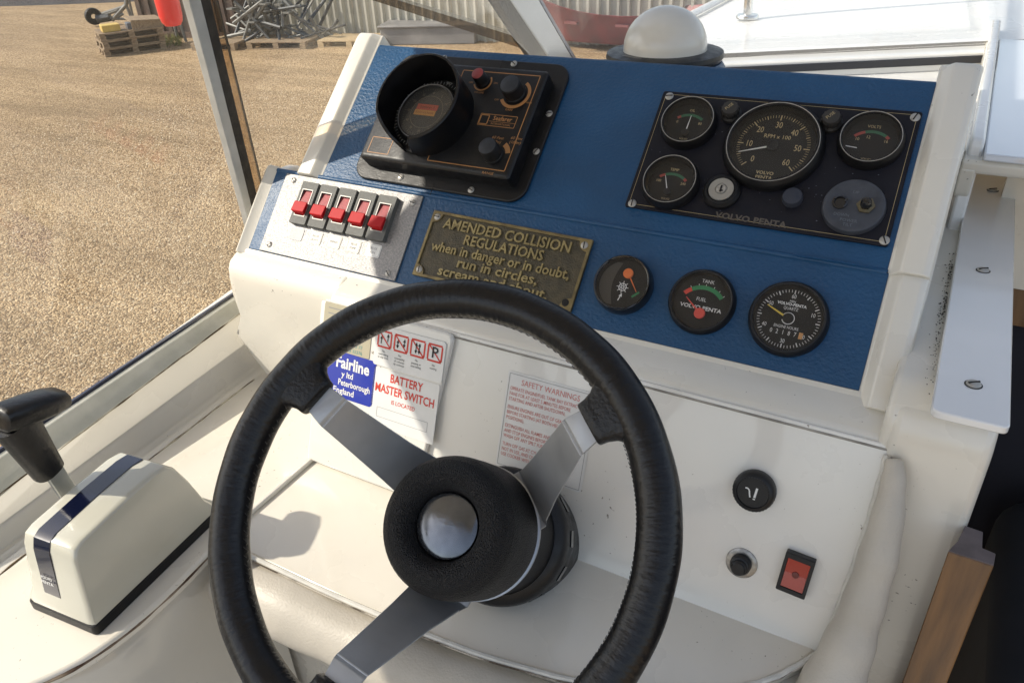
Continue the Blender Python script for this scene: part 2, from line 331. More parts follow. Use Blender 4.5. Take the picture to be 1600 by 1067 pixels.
# loose stones lying on the yard, densest near the boat
def stones():
    N_ = 95000
    t = rng.random(N_) ** 1.6
    d = 3.6 + 9.5 * t; a = rng.uniform(R(94), R(180), N_)
    x = d * np.cos(a); y = d * np.sin(a)
    r = rng.uniform(.005, .0135, N_) * (1 + .35 * t)
    base = np.array([(1, 0, 0), (0, 1, 0), (-1, 0, 0), (0, -1, 0), (0, 0, .75)], float)
    th = rng.uniform(0, 6.28, N_); ar = rng.uniform(.6, 1, N_)
    V = np.repeat(base[None], N_, 0) * rng.uniform(.7, 1.15, (N_, 5, 1)); V[:, :, 1] *= ar[:, None]
    c, s = np.cos(th)[:, None], np.sin(th)[:, None]
    X = (V[:, :, 0] * c - V[:, :, 1] * s) * r[:, None] + x[:, None]; Y = (V[:, :, 0] * s + V[:, :, 1] * c) * r[:, None] + y[:, None]
    Z = V[:, :, 2] * r[:, None] + GZ + .002
    P = np.stack([X, Y, Z], 2).reshape(-1, 3)
    F = np.array([(0, 1, 4), (1, 2, 4), (2, 3, 4), (3, 0, 4)]); F = (F[None] + (np.arange(N_) * 5)[:, None, None]).reshape(-1, 3)
    me = bpy.data.meshes.new('gravel_stones'); me.vertices.add(len(P)); me.vertices.foreach_set('co', P.ravel())
    me.loops.add(F.size); me.loops.foreach_set('vertex_index', F.ravel().astype(np.int32)); me.polygons.add(len(F)); me.polygons.foreach_set('loop_start', np.arange(0, F.size, 3, dtype=np.int32))
    me.update(calc_edges=True)
    at_ = me.attributes.new('tone', 'FLOAT', 'FACE'); at_.data.foreach_set('value', np.repeat(rng.random(N_), 4).astype(np.float32))
    m = bpy.data.materials.new('loose stones'); m.use_nodes = True; t = m.node_tree; p = t.nodes['Principled BSDF']; p.inputs['Roughness'].default_value = .8
    an = t.nodes.new('ShaderNodeAttribute'); an.attribute_name = 'tone'; cr = t.nodes.new('ShaderNodeValToRGB'); e = cr.color_ramp.elements
    e[0].color = (.17, .105, .052, 1); e[1].color = (.64, .53, .37, 1); k = e.new(.55); k.color = (.41, .29, .16, 1)
    t.links.new(an.outputs['Fac'], cr.inputs[0]); t.links.new(cr.outputs[0], p.inputs['Base Color']); me.materials.append(m)
    o = bpy.data.objects.new('gravel_stones', me); C.objects.link(o)
    tag(o, 'loose tan stones scattered over the gravel yard', 'gravel', kind='stuff')
stones()
# tuft of weeds beside the brown container
wm = MB()
for i in range(260):
    p = hz(random.uniform(244, 284), random.uniform(59, 73), GZ); a = random.uniform(0, 6.28); h = random.uniform(.05, .16); w = .012
    q = Vector((random.uniform(-.06, .06), random.uniform(-.06, .06), h)); dx, dy = math.cos(a) * w, math.sin(a) * w
    wm.add([(p.x - dx, p.y - dy, GZ), (p.x + dx, p.y + dy, GZ), (p.x + q.x, p.y + q.y, GZ + h)], [(0, 1, 2)])
tag(obj('weeds', wm, mat('weed green', (.13, .17, .035), .8, col2=(.24, .22, .08), vscale=4), smooth=False), 'patch of green weeds in the gravel beyond the stacked pallets', 'weeds', kind='stuff')

# ---- corrugated fence: sheets of box profile steel
FENCE = mat('cream profiled steel', (.52, .50, .42), .5, var=.25, vscale=1.2, stretch=(3, 3, .4))
def fence():
    a = Vector((-13.6, 13.0, GZ)); d = Vector((1, .12, 0)).normalized(); nrm = Vector((d.y, -d.x, 0)); Mx = Matrix(((d.x, nrm.x, 0, a.x), (d.y, nrm.y, 0, a.y), (0, 0, 1, a.z), (0, 0, 0, 1)))
    t = thing('corrugated_fence', 'tall cream corrugated steel fence running behind the yard clutter and red boat', 'fence', Mx)
    pitch = .19; per = 6
    mb = MB(); prof = []
    for k in range(per):
        x = k * pitch; prof += [(x, 0), (x + .105, 0), (x + .125, .075), (x + .17, .075)]
    prof.append((per * pitch, 0))
    n = len(prof); mb.add([(x, y, 0) for x, y in prof] + [(x, y, 3.4) for x, y in prof], [(i, i + 1, n + i + 1, n + i) for i in range(n - 1)])
    s = obj('fence_sheet', mb, FENCE, t, smooth=False)
    for i in range(1, 14): again(s, T(i * per * pitch, random.uniform(-.006, .006), 0))
    r = MB(); r.box((8, -.05, 2.6), (16, .06, .1)); r.box((8, -.05, .5), (16, .06, .1)); obj('rail', r, mat('rusty rail', (.12, .08, .05), .8), t)
fence()
# ---- brown steel container
BROWN = mat('brown painted steel', (.115, .070, .050), .6, col2=(.06, .04, .032), vscale=2.5, bump=.3, bscale=12)
def container():
    p0 = hz(224, 57, GZ); p1 = hz(384, 61, GZ); d = (p1 - p0).normalized(); n = Vector((-d.y, d.x, 0)); L_ = (p1 - p0).length
    Mx = Matrix(((d.x, n.x, 0, p0.x), (d.y, n.y, 0, p0.y), (0, 0, 1, GZ), (0, 0, 0, 1)))
    t = thing('shipping_container', 'dark brown steel container standing behind the stacked pallets', 'container', Mx)
    mb = MB(); mb.box((L_ / 2, 1.2, 1.2), (L_, 2.4, 2.4)); obj('container_body', mb, BROWN, t, bevel=.02)
    rb = MB(); rb.box((0, 0, 1.2), (.06, .05, 2.3)); r = obj('rib', rb, BROWN, t)
    for i in range(11):
        r2 = again(r, T(.15 + i * (L_ - .3) / 10, -.02, 0))
    C.objects.unlink(r); bpy.data.objects.remove(r)
    b = MB(); b.box((L_ / 2, -.03, .06), (L_ + .04, .08, .12)); obj('bottom_rail', b, BROWN, t)
container()
# dark low bank in the far corner of the yard
bk = MB(); ps = [hz(-120, 14, GZ), hz(60, 9, GZ), hz(190, 4, GZ), hz(230, 2, GZ)]
bk.loft([[tuple(p), tuple(p + Vector((-1.5, 2.5, .9))), tuple(p + Vector((-3.5, 6, 1.1)))] for p in ps], cap=False)
tag(obj('dark_bank', bk, mat('tar kerb', (.055, .05, .05), .9, var=.4, vscale=1.5), smooth=False), kind='structure')

# ---- pallets
WOOD = mat('weathered pallet wood', (.36, .27, .17), .85, col2=(.19, .135, .085), vscale=7, stretch=(1, 6, 6), bump=.3, bscale=40)
WOODP = mat('fresh pallet wood', (.50, .38, .22), .8, col2=(.36, .26, .15), vscale=7, stretch=(1, 6, 6))
def pallet(M, label, m, group='wooden pallets in the yard', dark=False):
    t = thing('wooden_pallet', label, 'pallet', M, group)
    b = MB(); b.box((0, 0, .133), (1.2, .1, .022)); br = obj('board', b, m, t); first = True
    for i in range(7):
        y = -.35 + i * .7 / 6
        if first: br.matrix_local = T(0, y, 0); first = False
        else: again(br, T(0, y, 0))
    s = MB(); s.box((0, 0, .111), (.1, .8, .022)); sr = obj('cross_board', s, m, t); sr.matrix_local = T(-.55, 0)
    for x in (0, .55): again(sr, T(x, 0))
    k = MB(); k.box((0, 0, .061), (.11, .13, .078)); kr = obj('block', k, m, t); kr.matrix_local = T(-.54, -.335)
    for x in (-.54, 0, .54):
        for y in (-.335, 0, .335):
            if (x, y) != (-.54, -.335): again(kr, T(x, y))
    l = MB(); l.box((0, 0, .011), (1.2, .1, .022)); lr = obj('bottom_board', l, m, t); lr.matrix_local = T(0, -.35)
    for y in (0, .35): again(lr, T(0, y))
    return t
pn = hz(169.5, 90, GZ); pr_ = hz(226, 82, GZ); d = (pr_ - pn); ang = math.atan2(d.y, d.x)
cs = pn + Vector((math.cos(ang), math.sin(ang), 0)) * .55 + Vector((-math.sin(ang), math.cos(ang), 0)) * .42
for k, (lb, da) in enumerate((('bottom pallet of the grey stack on the gravel', 0), ('middle pallet of the grey stack on the gravel', .05), ('top pallet of the grey stack, carrying a yellow block', -.03))):
    pallet(Matrix.Translation((cs.x + random.uniform(-.03, .03), cs.y, GZ + .147 * k)) @ Matrix.Rotation(ang + da, 4, 'Z') @ Matrix.Rotation(math.pi, 4, 'Z'), lb, WOOD)
Fst = Matrix.Translation((cs.x, cs.y, GZ + .445)) @ Matrix.Rotation(ang, 4, 'Z')
t = MB(Fst); t.box((-.33, -.16, .06), (.34, .3, .13)); tag(obj('yellow_block', t, mat('yellow foam', (.62, .44, .12), .7, var=.15, vscale=6), bevel=.012), 'pale yellow block lying on the left of the pallet stack', 'block')
t = MB(Fst); t.box((.05, -.2, .06), (.16, .26, .12)); tag(obj('battery_case', t, mat('grey case', (.10, .11, .13), .5), bevel=.012), 'small dark grey case on the pallet stack beside the yellow block', 'case')
t = MB(Fst @ Matrix.Rotation(R(4), 4, 'Y')); t.box((.34, -.02, .16), (.62, .8, .035)); t.box((.34, -.38, .07), (.6, .03, .16)); tag(obj('plywood_sheet', t, WOOD), 'weathered plywood sheet on the right of the pallet stack', 'plywood')
# flat pallets by the fence
for (x0, x1, py, m, lb) in ((300, 368, 80, WOOD, 'grey pallet lying flat beside the window post, near the tube heap'), (386, 478, 78, WOOD, 'grey pallet lying flat under the heap of galvanised tubes'), (497, 596, 76, WOODP, 'pale new pallet lying flat by the foot of the corrugated fence')):
    a = hz(x0, py, GZ); b = hz(x1, py, GZ); dd = b - a; an = math.atan2(dd.y, dd.x); mid = (a + b) / 2 + Vector((-math.sin(an), math.cos(an), 0)) * .4
    s = dd.length / 1.2
    pallet(Matrix.Translation((mid.x, mid.y, GZ)) @ Matrix.Rotation(an, 4, 'Z') @ Matrix.Diagonal((s, 1, 1, 1)), lb, m)
# ---- cradles and trailer: heaps of tube
GALV = mat('galvanised tube', (.22, .22, .205), .5, metal=.3, var=.3, vscale=8)
DGALV = mat('dark steel tube', (.08, .085, .09), .5, metal=.5, var=.3, vscale=8)
def heap():
    c = hz(425, 76, GZ) + Vector((-.2, .5, 0)); t = thing('cradle_parts', 'tangled heap of galvanised boat cradle legs in front of the fence', 'scrap heap', Matrix.Translation(c))
    e = Vector((.93, .36, 0)); f = Vector((-.36, .93, 0))
    for i in range(64):
        u = random.gauss(0, .62); hmax = max(.1, 1.15 - abs(u) * .7)
        p = e * u + f * random.uniform(-.35, .35) + Vector((0, 0, random.uniform(.05, hmax)))
        an = random.uniform(0, math.pi); q = (e * math.cos(an) + Vector((0, 0, 1)) * math.sin(an) * .8 + f * random.uniform(-.5, .5)).normalized() * random.uniform(.25, .6)
        mb = MB(); mb.tube([p - q, p + q], random.uniform(.02, .038), 6)
        if i % 3 == 0: mb.box(tuple(p + q), (.16, .16, .03))
        obj('cradle_leg', mb, GALV if random.random() < .72 else DGALV, t)
heap()
def trailer():
    c = hz(178, 40, GZ); t = thing('launching_trolley', 'small grey launching trolley with bent tube frame behind the pallet stack', 'trolley', Matrix.Translation(c))
    def P(px, py, h=0): return hz(px, py, GZ) * ((0 - (GZ + h)) / (0 - GZ)) - c if False else (lambda r: r * ((c.dot(Vector((-.5, .85, 0)))) / r.dot(Vector((-.5, .85, 0)))) - c)(ray(px, py))
    for a, b, r_ in (((175, 32), (197, 8), .05), ((197, 8), (199, -20), .05), ((175, 32), (192, 22), .035), ((160, 22), (196, 10), .035), ((150, 28), (185, 16), .04), ((197, 8), (206, 30), .035), ((206, 30), (180, 30), .03), ((199, -10), (208, 28), .03)):
        mb = MB(); mb.tube([P(*a), P(*b)], r_, 8); obj('frame_tube', mb, GALV, t)
    for px, py, r_ in ((146, 26, .2), (187, 26, .0)):
        if r_:
            mb = MB(Matrix.Translation(P(px, py)) @ Matrix.Rotation(R(65), 4, 'Z') @ Matrix.Rotation(R(90), 4, 'X')); mb.lathe([(.06, -.06), (r_ * .9, -.07), (r_, -.03), (r_, .03), (r_ * .9, .07), (.06, .06)], 20); obj('wheel', mb, BLACKM, t)
    mb = MB(); mb.tube([P(152, 30), P(172, 27)], .1, 8); obj('axle', mb, DGALV, t)
trailer()
t = MB(); a = hz(278, 60, GZ); t.tube([a, a + Vector((-.05, .0, 1.2))], .035, 8); b = hz(291, 66, GZ); t.tube([b, b + Vector((-.1, 0, 1.1))], .03, 8); t.tube([a + Vector((-.02, 0, .7)), b + Vector((-.02, 0, .7))], .02, 6)
tag(obj('trestle', t, GALV), 'thin pale trestle standing below the red fender', 'trestle')
# ---- red boat by the fence
def redboat():
    a = hz(840, 82, GZ); bb = hz(1010, 96, GZ); d = (bb - a).normalized(); n = Vector((-d.y, d.x, 0)); L_ = 4.2
    Mx = Matrix(((d.x, n.x, 0, a.x), (d.y, n.y, 0, a.y), (0, 0, 1, GZ), (0, 0, 0, 1)))
    t = thing('red_boat', 'faded red open boat lying in front of the corrugated fence', 'boat', Mx)
    secs = []
    for i in range(11):
        x = -.5 + L_ * i / 10; w = .75 * math.sin(math.pi * min(1, .18 + .55 * i / 10 * 1.5)) ; w = max(.12, w); z0 = .12; z1 = .66 + .012 * (i - 5) ** 2
        secs.append([(x, -w * .4, z0), (x, -w, z1), (x, -w + .06, z1), (x, -w * .4 + .05, z0 + .06), (x, w * .4 - .05, z0 + .06), (x, w - .06, z1), (x, w, z1), (x, w * .4, z0)])
    mb = MB(); mb.loft([[(p[0], p[1] + .8, p[2]) for p in s] for s in secs]); obj('hull', mb, mat('faded red hull', (.21, .025, .03), .5, col2=(.11, .02, .025), vscale=3), t)
    mb = MB()
    for x in (.6, 1.6, 2.7): mb.box((x, .8, .5), (.25, 1.3, .04))
    obj('thwart', mb, mat('faded red seat', (.17, .04, .04), .6), t)
redboat()
t = MB(Matrix.Translation(hz(664, 68, GZ) + Vector((0, .3, 0))) @ Matrix.Rotation(R(20), 4, 'Z')); t.box((0, 0, .16), (1.9, .9, .32)); t.box((0, 0, .34), (1.96, .98, .05))
tag(obj('storage_crate', t, mat('grey crate', (.22, .21, .20), .7, var=.3, vscale=3), bevel=.02), 'grey crate standing before the fence beyond the windscreen', 'crate')

# ================================================================== THE BOAT
boat = thing('motor_boat', 'white motor boat with blue edged helm, seen from its wheel looking over the foredeck', 'boat')
def bp(name, mb, m, **k): return obj(name, mb, m, boat, **k)
SH = -.62
cb = [hz(0, 883, SH), hz(390, 588, SH)]
def ext(a, b, y): t = (y - a.y) / (b.y - a.y); return a + (b - a) * t
c0, c1 = ext(cb[0], cb[1], -.6), ext(cb[0], cb[1], .80)
fl = [hx(0, 769, -.846), hx(372, 490, -.846)]; ft = [hx(0, 712, -.863), hx(370, 463, -.863)]
f0, f1 = ext(*fl, -.6), ext(*fl, .80); t0, t1 = ext(*ft, -.6), ext(*ft, .80)
# coaming: slightly hollow moulded face with rounded foot
mb = MB(); secs = []
for a, b, e in ((c0, f0, t0), (c1, f1, t1)):
    w = b - a
    secs.append([tuple(a + Vector((.012, 0, .0))), tuple(a + Vector((.003, 0, .003))), tuple(a + w * .1 + Vector((.0005, 0, .0))), tuple(a + w * .5 + Vector((.0008, 0, .0005))), tuple(b), tuple(b + Vector((-.06, 0, 0))), tuple(a + Vector((-.06, 0, -.1))), tuple(a + Vector((.012, 0, -.1)))])
mb.loft(secs); bp('coaming', mb, CREAM, angle=50)
# aluminium window sill channel
mb = MB(); secs = []
for a, e in ((f0, t0), (f1, t1)):
    o_ = Vector((.0025, 0, .001)); secs.append([tuple(a + o_), tuple(e + o_ + Vector((0, 0, -.002))), tuple(e + Vector((-.002, 0, .001))), tuple(e + Vector((-.004, 0, .0))), tuple(a + Vector((-.012, 0, -.006)))])
mb.loft(secs); sill = bp('window_sill', mb, mat('dull anodised sill', (.62, .605, .52), .55, col2=(.53, .52, .44), vscale=40, rvar=.1), bevel=.0008)
mb = MB(); secs = [[tuple(e + Vector(q)) for q in ((-.0042, 0, -.010), (-.0042, 0, .0045), (-.008, 0, .0045), (-.008, 0, -.010))] for e in (t0, t1)]
mb.loft(secs); obj('seal', mb, mat('navy rubber seal', (.03, .035, .06), .4), sill)
for (px, py) in ((155, 650), (310, 540), (-60, 800)):
    p = hx(px, py, -.857); s = screw(sill, 0, 0, 0, .0038)
    s.matrix_local = Matrix.Translation(p + Vector((.004, 0, 0))) @ Matrix.Rotation(R(58), 4, 'Y') @ Matrix.Diagonal((.0038, .0038, .0038, 1))
gm = mat('brown corner grime', (.10, .065, .03), .9, col2=(.60, .55, .44), vscale=26, lo=.40, hi=.56)
def grime(a, b, r0, n=40):
    P_ = [a + (b - a) * (i / n) + Vector((random.uniform(-.0004, .0004), 0, random.uniform(-.0003, .0003))) for i in range(n + 1)]
    mb = MB(); mb.tube([tuple(p) for p in P_], [r0 * random.uniform(.5, 1.4) for _ in P_], 5); bp('grime_line', mb, gm)
grime(ext(*cb, .15) + Vector((.0125, 0, .0005)), ext(*cb, .618) + Vector((.0125, 0, .0005)), .0011)
grime(f0 + Vector((.0015, 0, -.001)), ext(*fl, .70) + Vector((.0015, 0, -.001)), .0009, 70)
# shelf with tray: one sheet 4 sided outline, rounded aft corner
edge = [(-.619, .60), (-.618, .517), (-.613, .426), (-.610, .362), (-.601, .28), (-.600, .236), (-.612, .19), (-.640, .135), (-.69, .08), (-.80, .03), (-.86, .02)]
out = [(-.86, .02), (-.86, .66), (-.60, .66)]
mb = MB(); mb.prism(poly_round([(-.90, .015), (-.78, .025), (-.69, .075), (-.640, .135), (-.608, .19), (-.600, .245), (-.602, .30), (-.610, .362), (-.613, .44), (-.613, .66), (-.90, .66)], [0, .02, .03, .03, .03, .02, .02, .02, .02, 0, 0], 4), SH - .016, SH)
bp('side_shelf', mb, dirty('cream shelf', (.76, .715, .62), (.3, .26, .18), scale=24, thr=.64), bevel=.004, seg=3)
# inner lining below the shelf (glossy, drops away)
lin = poly_round([(-1.2, .03), (-.785, .03), (-.695, .08), (-.648, .138), (-.615, .195), (-.607, .247), (-.609, .30), (-.616, .36), (-.62, .42)], [0, .03, .04, .04, .04, .03, .02, .02, 0], 5)
mb = MB(); k = len(lin); lv = [(0, SH - .0155), (.004, SH - .03), (-.004, SH - .10), (-.01, SH - .25), (-.01, -1.6)]
mb.add([(x + ox, y, z) for ox, z in lv for x, y in lin], [(j * k + i, j * k + i + 1, (j + 1) * k + i + 1, (j + 1) * k + i) for j in range(len(lv) - 1) for i in range(k - 1)])
bp('side_lining', mb, dirty('glossy lining', (.60, .57, .50), (.2, .18, .15), scale=14, thr=.7, rough=.12, coat=.9), angle=60)
sp_ = [(x + .0022, y - .0012, SH - .0055) for x, y in poly_round([(-.90, .0145), (-.785, .0255), (-.695, .0735), (-.645, .133), (-.611, .189), (-.603, .245), (-.605, .30), (-.612, .360), (-.615, .42)], [0, .03, .04, .04, .04, .03, .02, .02, 0], 5)]
mb = MB(); mb.tube(sp_, [.0012 + .0011 * (.5 + .5 * math.sin(i * 1.3) * math.sin(i * .37)) for i in range(len(sp_))], 6); bp('shelf_seam', mb, mat('rusty seam', (.07, .035, .02), .8, col2=(.35, .28, .20), vscale=30))
# tray in front of the lower dash
mb = MB(); mb.prism([(-.6125, .3655), (-.42, .3655), (-.28, .3735), (-.16, .3965), (-.09, .4265), (-.04, .4635), (-.012, .501), (.0125, .55), (-.6125, .55)], SH - .019, SH - .001); bp('tray', mb, dirty('cream tray', (.76, .715, .62), (.3, .26, .18), scale=24, thr=.66), bevel=.003)
mb = MB(); mb.prism([(-.6125, .38), (-.42, .372), (-.26, .38), (-.15, .400), (-.08, .425), (-.03, .455), (.006, .485), (.028, .52), (.028, .59), (-.6125, .59)], -.70, SH - .0195); bp('tray_underside', mb, CREAM)
mb = MB(); mb.box((-.611, .441, SH + .002), (.007, .155, .006)); bp('tray_joint', mb, CREAM, bevel=.002)
# cockpit below
mb = MB(); mb.box((0, -.6, -1.62), (1.9, 2.6, .04)); bp('cockpit_floor', mb, mat('grey cockpit sole', (.55, .52, .46), .7, var=.2, vscale=5))
mb = MB(); mb.box((-.30, .445, -1.15), (.72, .03, .98)); bp('knee_panel', mb, dirty('knee panel gelcoat', (.62, .58, .50), (.2, .18, .15), scale=14, thr=.7))
# hull side outside
mb = MB(); mb.add([(-.93, -2.2, -.70), (-.93, .7, -.66), (-.70, 1.28, -.36), (-.603, 1.6, -.32), (-.601, 6.5, -.32), (-.70, -2.2, -2.2), (-.7, .7, -2.2), (-.55, 1.28, -2.2), (-.4, 2.4, -2.1), (-.2, 6.5, -1.9)], [(i, i + 1, i + 6, i + 5) for i in range(4)])
mb.add([(-.93, -2.2, -.70), (-.93, .7, -.66), (-.878, .7, -.60), (-.878, -2.2, -.63)], [(0, 1, 2, 3)])
bp('hull_side', mb, WHITE, smooth=False)

# ---- helm console
FX0, FX1 = -.745, .012
con = thing('helm_console', 'cream moulded helm console with raised rims round blue leathercloth panels', 'dashboard')
def cp(name, mb, m, **k): return obj(name, mb, m, con, **k)
# upper block
def Fp(F, v, n): p = F @ Vector((0, v, n)); return (p.y, p.z)
up = [Fp(FU, .2065, -.002), Fp(FU, .0, -.002), (.70, -.40), (.70, -.63), (1.0, -.63), (1.0, -.24)]
mb = MB(); mb.xprism(up, -.742, .014); cp('upper_body', mb, CREAM, bevel=.004)
low = [Fp(FL, .004, -.002), Fp(FL, -.113, -.002)] + [(.628, -.4195), (.612, -.4225), (.601, -.428), (.5965, -.437), (.5955, -.452)] + [(.625, -.52), (.626, SH), (.74, SH), (.74, -.345)]
low_l = [Fp(FL, .004, -.002), Fp(FL, -.113, -.002), (.631, -.4195), (.620, -.425), (.6135, -.434), (.612, -.447), (.613, -.475), (.617, -.51), (.620, -.545), (.622, -.585), (.625, SH), (.74, SH), (.74, -.345)]
low_x = [-.806, -.806, -.806, -.8055, -.805, -.803, -.803, -.810, -.832, -.810, -.787, -.787, -.806]
mb = MB(); mb.xprism(low, -.612, .012); cp('lower_body', mb, CREAM, bevel=.003)
# left end: flares outboard then tucks in to meet the shelf
mb = MB()
def prof_at(x): return [(x if x > -.77 else lx_ + (x + .806), y, z) for (y, z), lx_ in zip(low_l, low_x)]
mb.loft([prof_at(-.611), prof_at(-.75), prof_at(-.7945), prof_at(-.806)][::1]); cp('left_body', mb, CREAM, bevel=.005, seg=3)
# rims (raised 11 mm): section with flat top and bevelled inner flank
def rim(name, F, x_in, x_out, v0, v1, h=.011, roll=.006):
    s = 1 if x_out > x_in else -1
    sec = [(x_in - s * .0005, -.004), (x_in, .0005), (x_in + s * .003, .0012), (x_in + s * .010, h - .002), (x_in + s * .0125, h), (x_out - s * .007, h), (x_out - s * .002, h - .003), (x_out, h - .009), (x_out, -.05), (x_in + s * .004, -.05)]
    secs = []
    for v, sc in ((v0, 1), (v1 - .012, 1), (v1 - .004, .8), (v1, .25)):
        secs.append([(x, v, min(n, n * sc if n > 0 else n)) for x, n in sec])
    mb = MB(F); mb.loft(secs); return cp(name, mb, CREAM, bevel=.0012, angle=50)
rim('rim', FU, -.708, -.7465, -.002, .222); rim('rim', FU, -.0235, .0135, -.002, .226, h=.013)
rim('rim', FL, -.7865, -.806, -.122, .006, h=.008); rim('rim', FL, -.0215, .0135, -.128, .002, h=.012)
mb = MB(FL); secs = []
for x in (-.800, .010): secs.append([(x, -.1135, -.004), (x, -.1135, .0012), (x, -.118, .002), (x, -.124, .001), (x, -.131, -.004), (x, -.14, -.02)])
mb.loft(secs); cp('lip', mb, CREAM, bevel=.0008)
# left block end caps: side cheeks
mb = MB(); mb.box((-.783, .735, -.37), (.034, .04, .08)); cp('cheek', mb, CREAM, bevel=.012, seg=3)
# caulk line under the lip
mb = MB(); mb.tube([(-.61, .5945, -.4345), (-.3, .5940, -.4345), (.016, .5945, -.4345)], .0013, 6); cp('caulk', mb, mat('grey caulk', (.36, .34, .30), .5, var=.4, vscale=50))
# blue leathercloth: upper and lower, upper wraps over the top edge
mb = MB(FU); secs = []
for x in (-.7082, -.0232): secs.append([(x, -.001, -.002), (x, .0, .0012), (x, .203, .0012), (x, .2075, -.001), (x, .210, -.006), (x, .214, -.05), (x, .208, -.05), (x, .2, -.003)])
mb.loft(secs); cp('upper_leathercloth', mb, BLUE, bevel=.001)
mb = MB(FL); mb.box((-.404, -.0565, 0), (.7655, .1135, .0026)); cp('lower_leathercloth', mb, BLUE, bevel=.0006)
mb = MB(FL); mb.tube([(x, .0006, .0002) for x in (-.7862, -.5, -.25, -.0232)], .0030, 12); cp('fold_bead', mb, BLUE)
# lifted edge of the leathercloth at the right of the crease
mb = MB(FL); a = at(FL, 1225, 398); b = at(FL, 1388, 430)
n_ = 14; tp = []; bt = []
for i in range(n_ + 1):
    q = i / n_; x = a[0] + (b[0] - .001 - a[0]) * q; w = .0003 + .0013 * math.sin(math.pi * min(1, q * .75)) ; tp.append((x, .0006, .0022)); bt.append((x, -w, .0022))
mb.add(tp + bt, [(i, i + 1, n_ + 2 + i, n_ + 1 + i) for i in range(n_)]); cp('split', mb, SLOT, smooth=False, label='dark split where the blue leathercloth lifts')
mb = MB(FL); mb.loft([[(x, .003, .001 + .004 * math.sin(math.pi * i / n_)), (x, .0006, .0024 + .004 * math.sin(math.pi * i / n_)), (x, .0002, .0014 + .004 * math.sin(math.pi * i / n_))] for i, (x, _, _) in enumerate(tp)]); cp('lifted_edge', mb, BLUE)

# right hand channel, runner plinth and bulkhead
mb = MB(); mb.box((.055, .82, -.50), (.066, .56, .25)); 
pr = poly_round([(.595, -.70), (.595, -.405), (.62, -.378), (1.3, -.374), (1.3, -.70)], [0, .02, .02, 0, 0], 5)
mb = MB(); mb.xprism(pr, .004, .0865); cp('channel', mb, CREAM, bevel=.006, seg=3)
mb = MB()
for _ in range(210):
    y = random.choice((.63, .66, .70, .75, .76, .80, .84, .85)) + random.gauss(0, .018); x = .0325 - abs(random.gauss(0, .0028)); r_ = random.uniform(.0003, .0010) * (1.3 if y > .72 else .8); a = random.uniform(0, 3)
    mb.add([(x + r_ * math.cos(a + k * 1.57) * random.uniform(.5, 1.3), y + 1.6 * r_ * math.sin(a + k * 1.57), -.3738) for k in range(4)], [(0, 1, 2, 3)])
g_ = cp('grime_specks', mb, mat('black grime', (.05, .04, .03), .9), smooth=False); g_['kind'] = 'stuff'
mb = MB(); pr = poly_round([(.591, -1.6), (.591, -.414), (.604, -.392), (.66, -.392), (.66, -1.6)], [0, .02, .01, 0, 0], 5); mb.xprism(pr, .0095, .0865); cp('bulkhead_face', mb, CREAM, bevel=.008, seg=3)
# instrument board (lower face) and its raised left field
mb = MB(FW); mb.box((-.30, -.103, -.006), (.632, .21, .012)); cp('instrument_board', mb, BOARD, bevel=.001)
wl = poly_round([(-.6165, .002), (-.425, .002), (-.432, -.06), (-.452, -.203), (-.6165, -.203)], [.004, .012, .01, 0, 0], 5)
mb = MB(FW); mb.prism(wl, .0, .0075); cp('raised_field', mb, BOARD, bevel=.004, seg=3)
# padded vinyl edge roll: right side, then under the tray
pts = [(.0185, .588, -.436), (.0225, .577, -.450), (.0255, .555, -.49), (.0245, .533, -.54), (.0205, .510, -.59), (.012, .480, -.635), (-.015, .445, -.662), (-.06, .415, -.668), (-.13, .388, -.664), (-.25, .362, -.655), (-.40, .352, -.650), (-.56, .350, -.648), (-.585, .350, -.648)]
rs = [.006, .010, .014, .017, .021, .028, .035, .038, .036, .034, .033, .032, .031]
def smooth_path(P, Rr, k=5):
    o = []; q = []
    for i in range(len(P) - 1):
        p0, p1, p2, p3 = (Vector(P[max(0, i - 1)]), Vector(P[i]), Vector(P[i + 1]), Vector(P[min(len(P) - 1, i + 2)]))
        for j in range(k):
            t = j / k; o.append(tuple(.5 * ((2 * p1) + (p2 - p0) * t + (2 * p0 - 5 * p1 + 4 * p2 - p3) * t * t + (3 * p1 - p0 - 3 * p2 + p3) * t ** 3))); q.append(Rr[i] * (1 - t) + Rr[i + 1] * t)
    o.append(tuple(P[-1])); q.append(Rr[-1]); return o, q
P2, R2 = smooth_path(pts, rs)
R2 = [r * (1 + .05 * math.sin(i * 1.7) + .03 * math.sin(i * .6 + 1)) for i, r in enumerate(R2)]
P2 = [(x, y - .002, z - (.004 if z < -.63 else 0)) for x, y, z in P2]
mb = MB(); mb.tube(P2, R2, 20); cp('padded_edge', mb, PAD, angle=80)
# seam beading between board and roll
seam = [(.0135, .590, -.437), (.0125, .571, -.482), (.0100, .551, -.530), (.0055, .532, -.580), (.001, .519, -.612), (-.010, .50, -.6185), (-.04, .462, -.6195), (-.09, .425, -.6195), (-.16, .395, -.6195), (-.28, .372, -.6195), (-.42, .364, -.6195), (-.58, .362, -.6195)]
P3, R3 = smooth_path(seam, [.0030] * len(seam)); P3 = [(x + random.uniform(-.0006, .0006), y, z + random.uniform(-.0005, .0005)) for x, y, z in P3]
mb = MB(); mb.tube(P3, R3, 8); cp('seam_bead', mb, mat('pale sealant', (.66, .64, .58), .4, var=.2, vscale=60))
mb = MB(); mb.tube([(x + (.0036 if z > -.615 else 0), y + (-.0036 if z > -.615 else -.0042), z + .0005) for x, y, z in P3], .0008, 5); cp('seam_gap', mb, mat('brown seam grime', (.09, .07, .05), .9, col2=(.45, .41, .34), vscale=40, lo=.42, hi=.58))

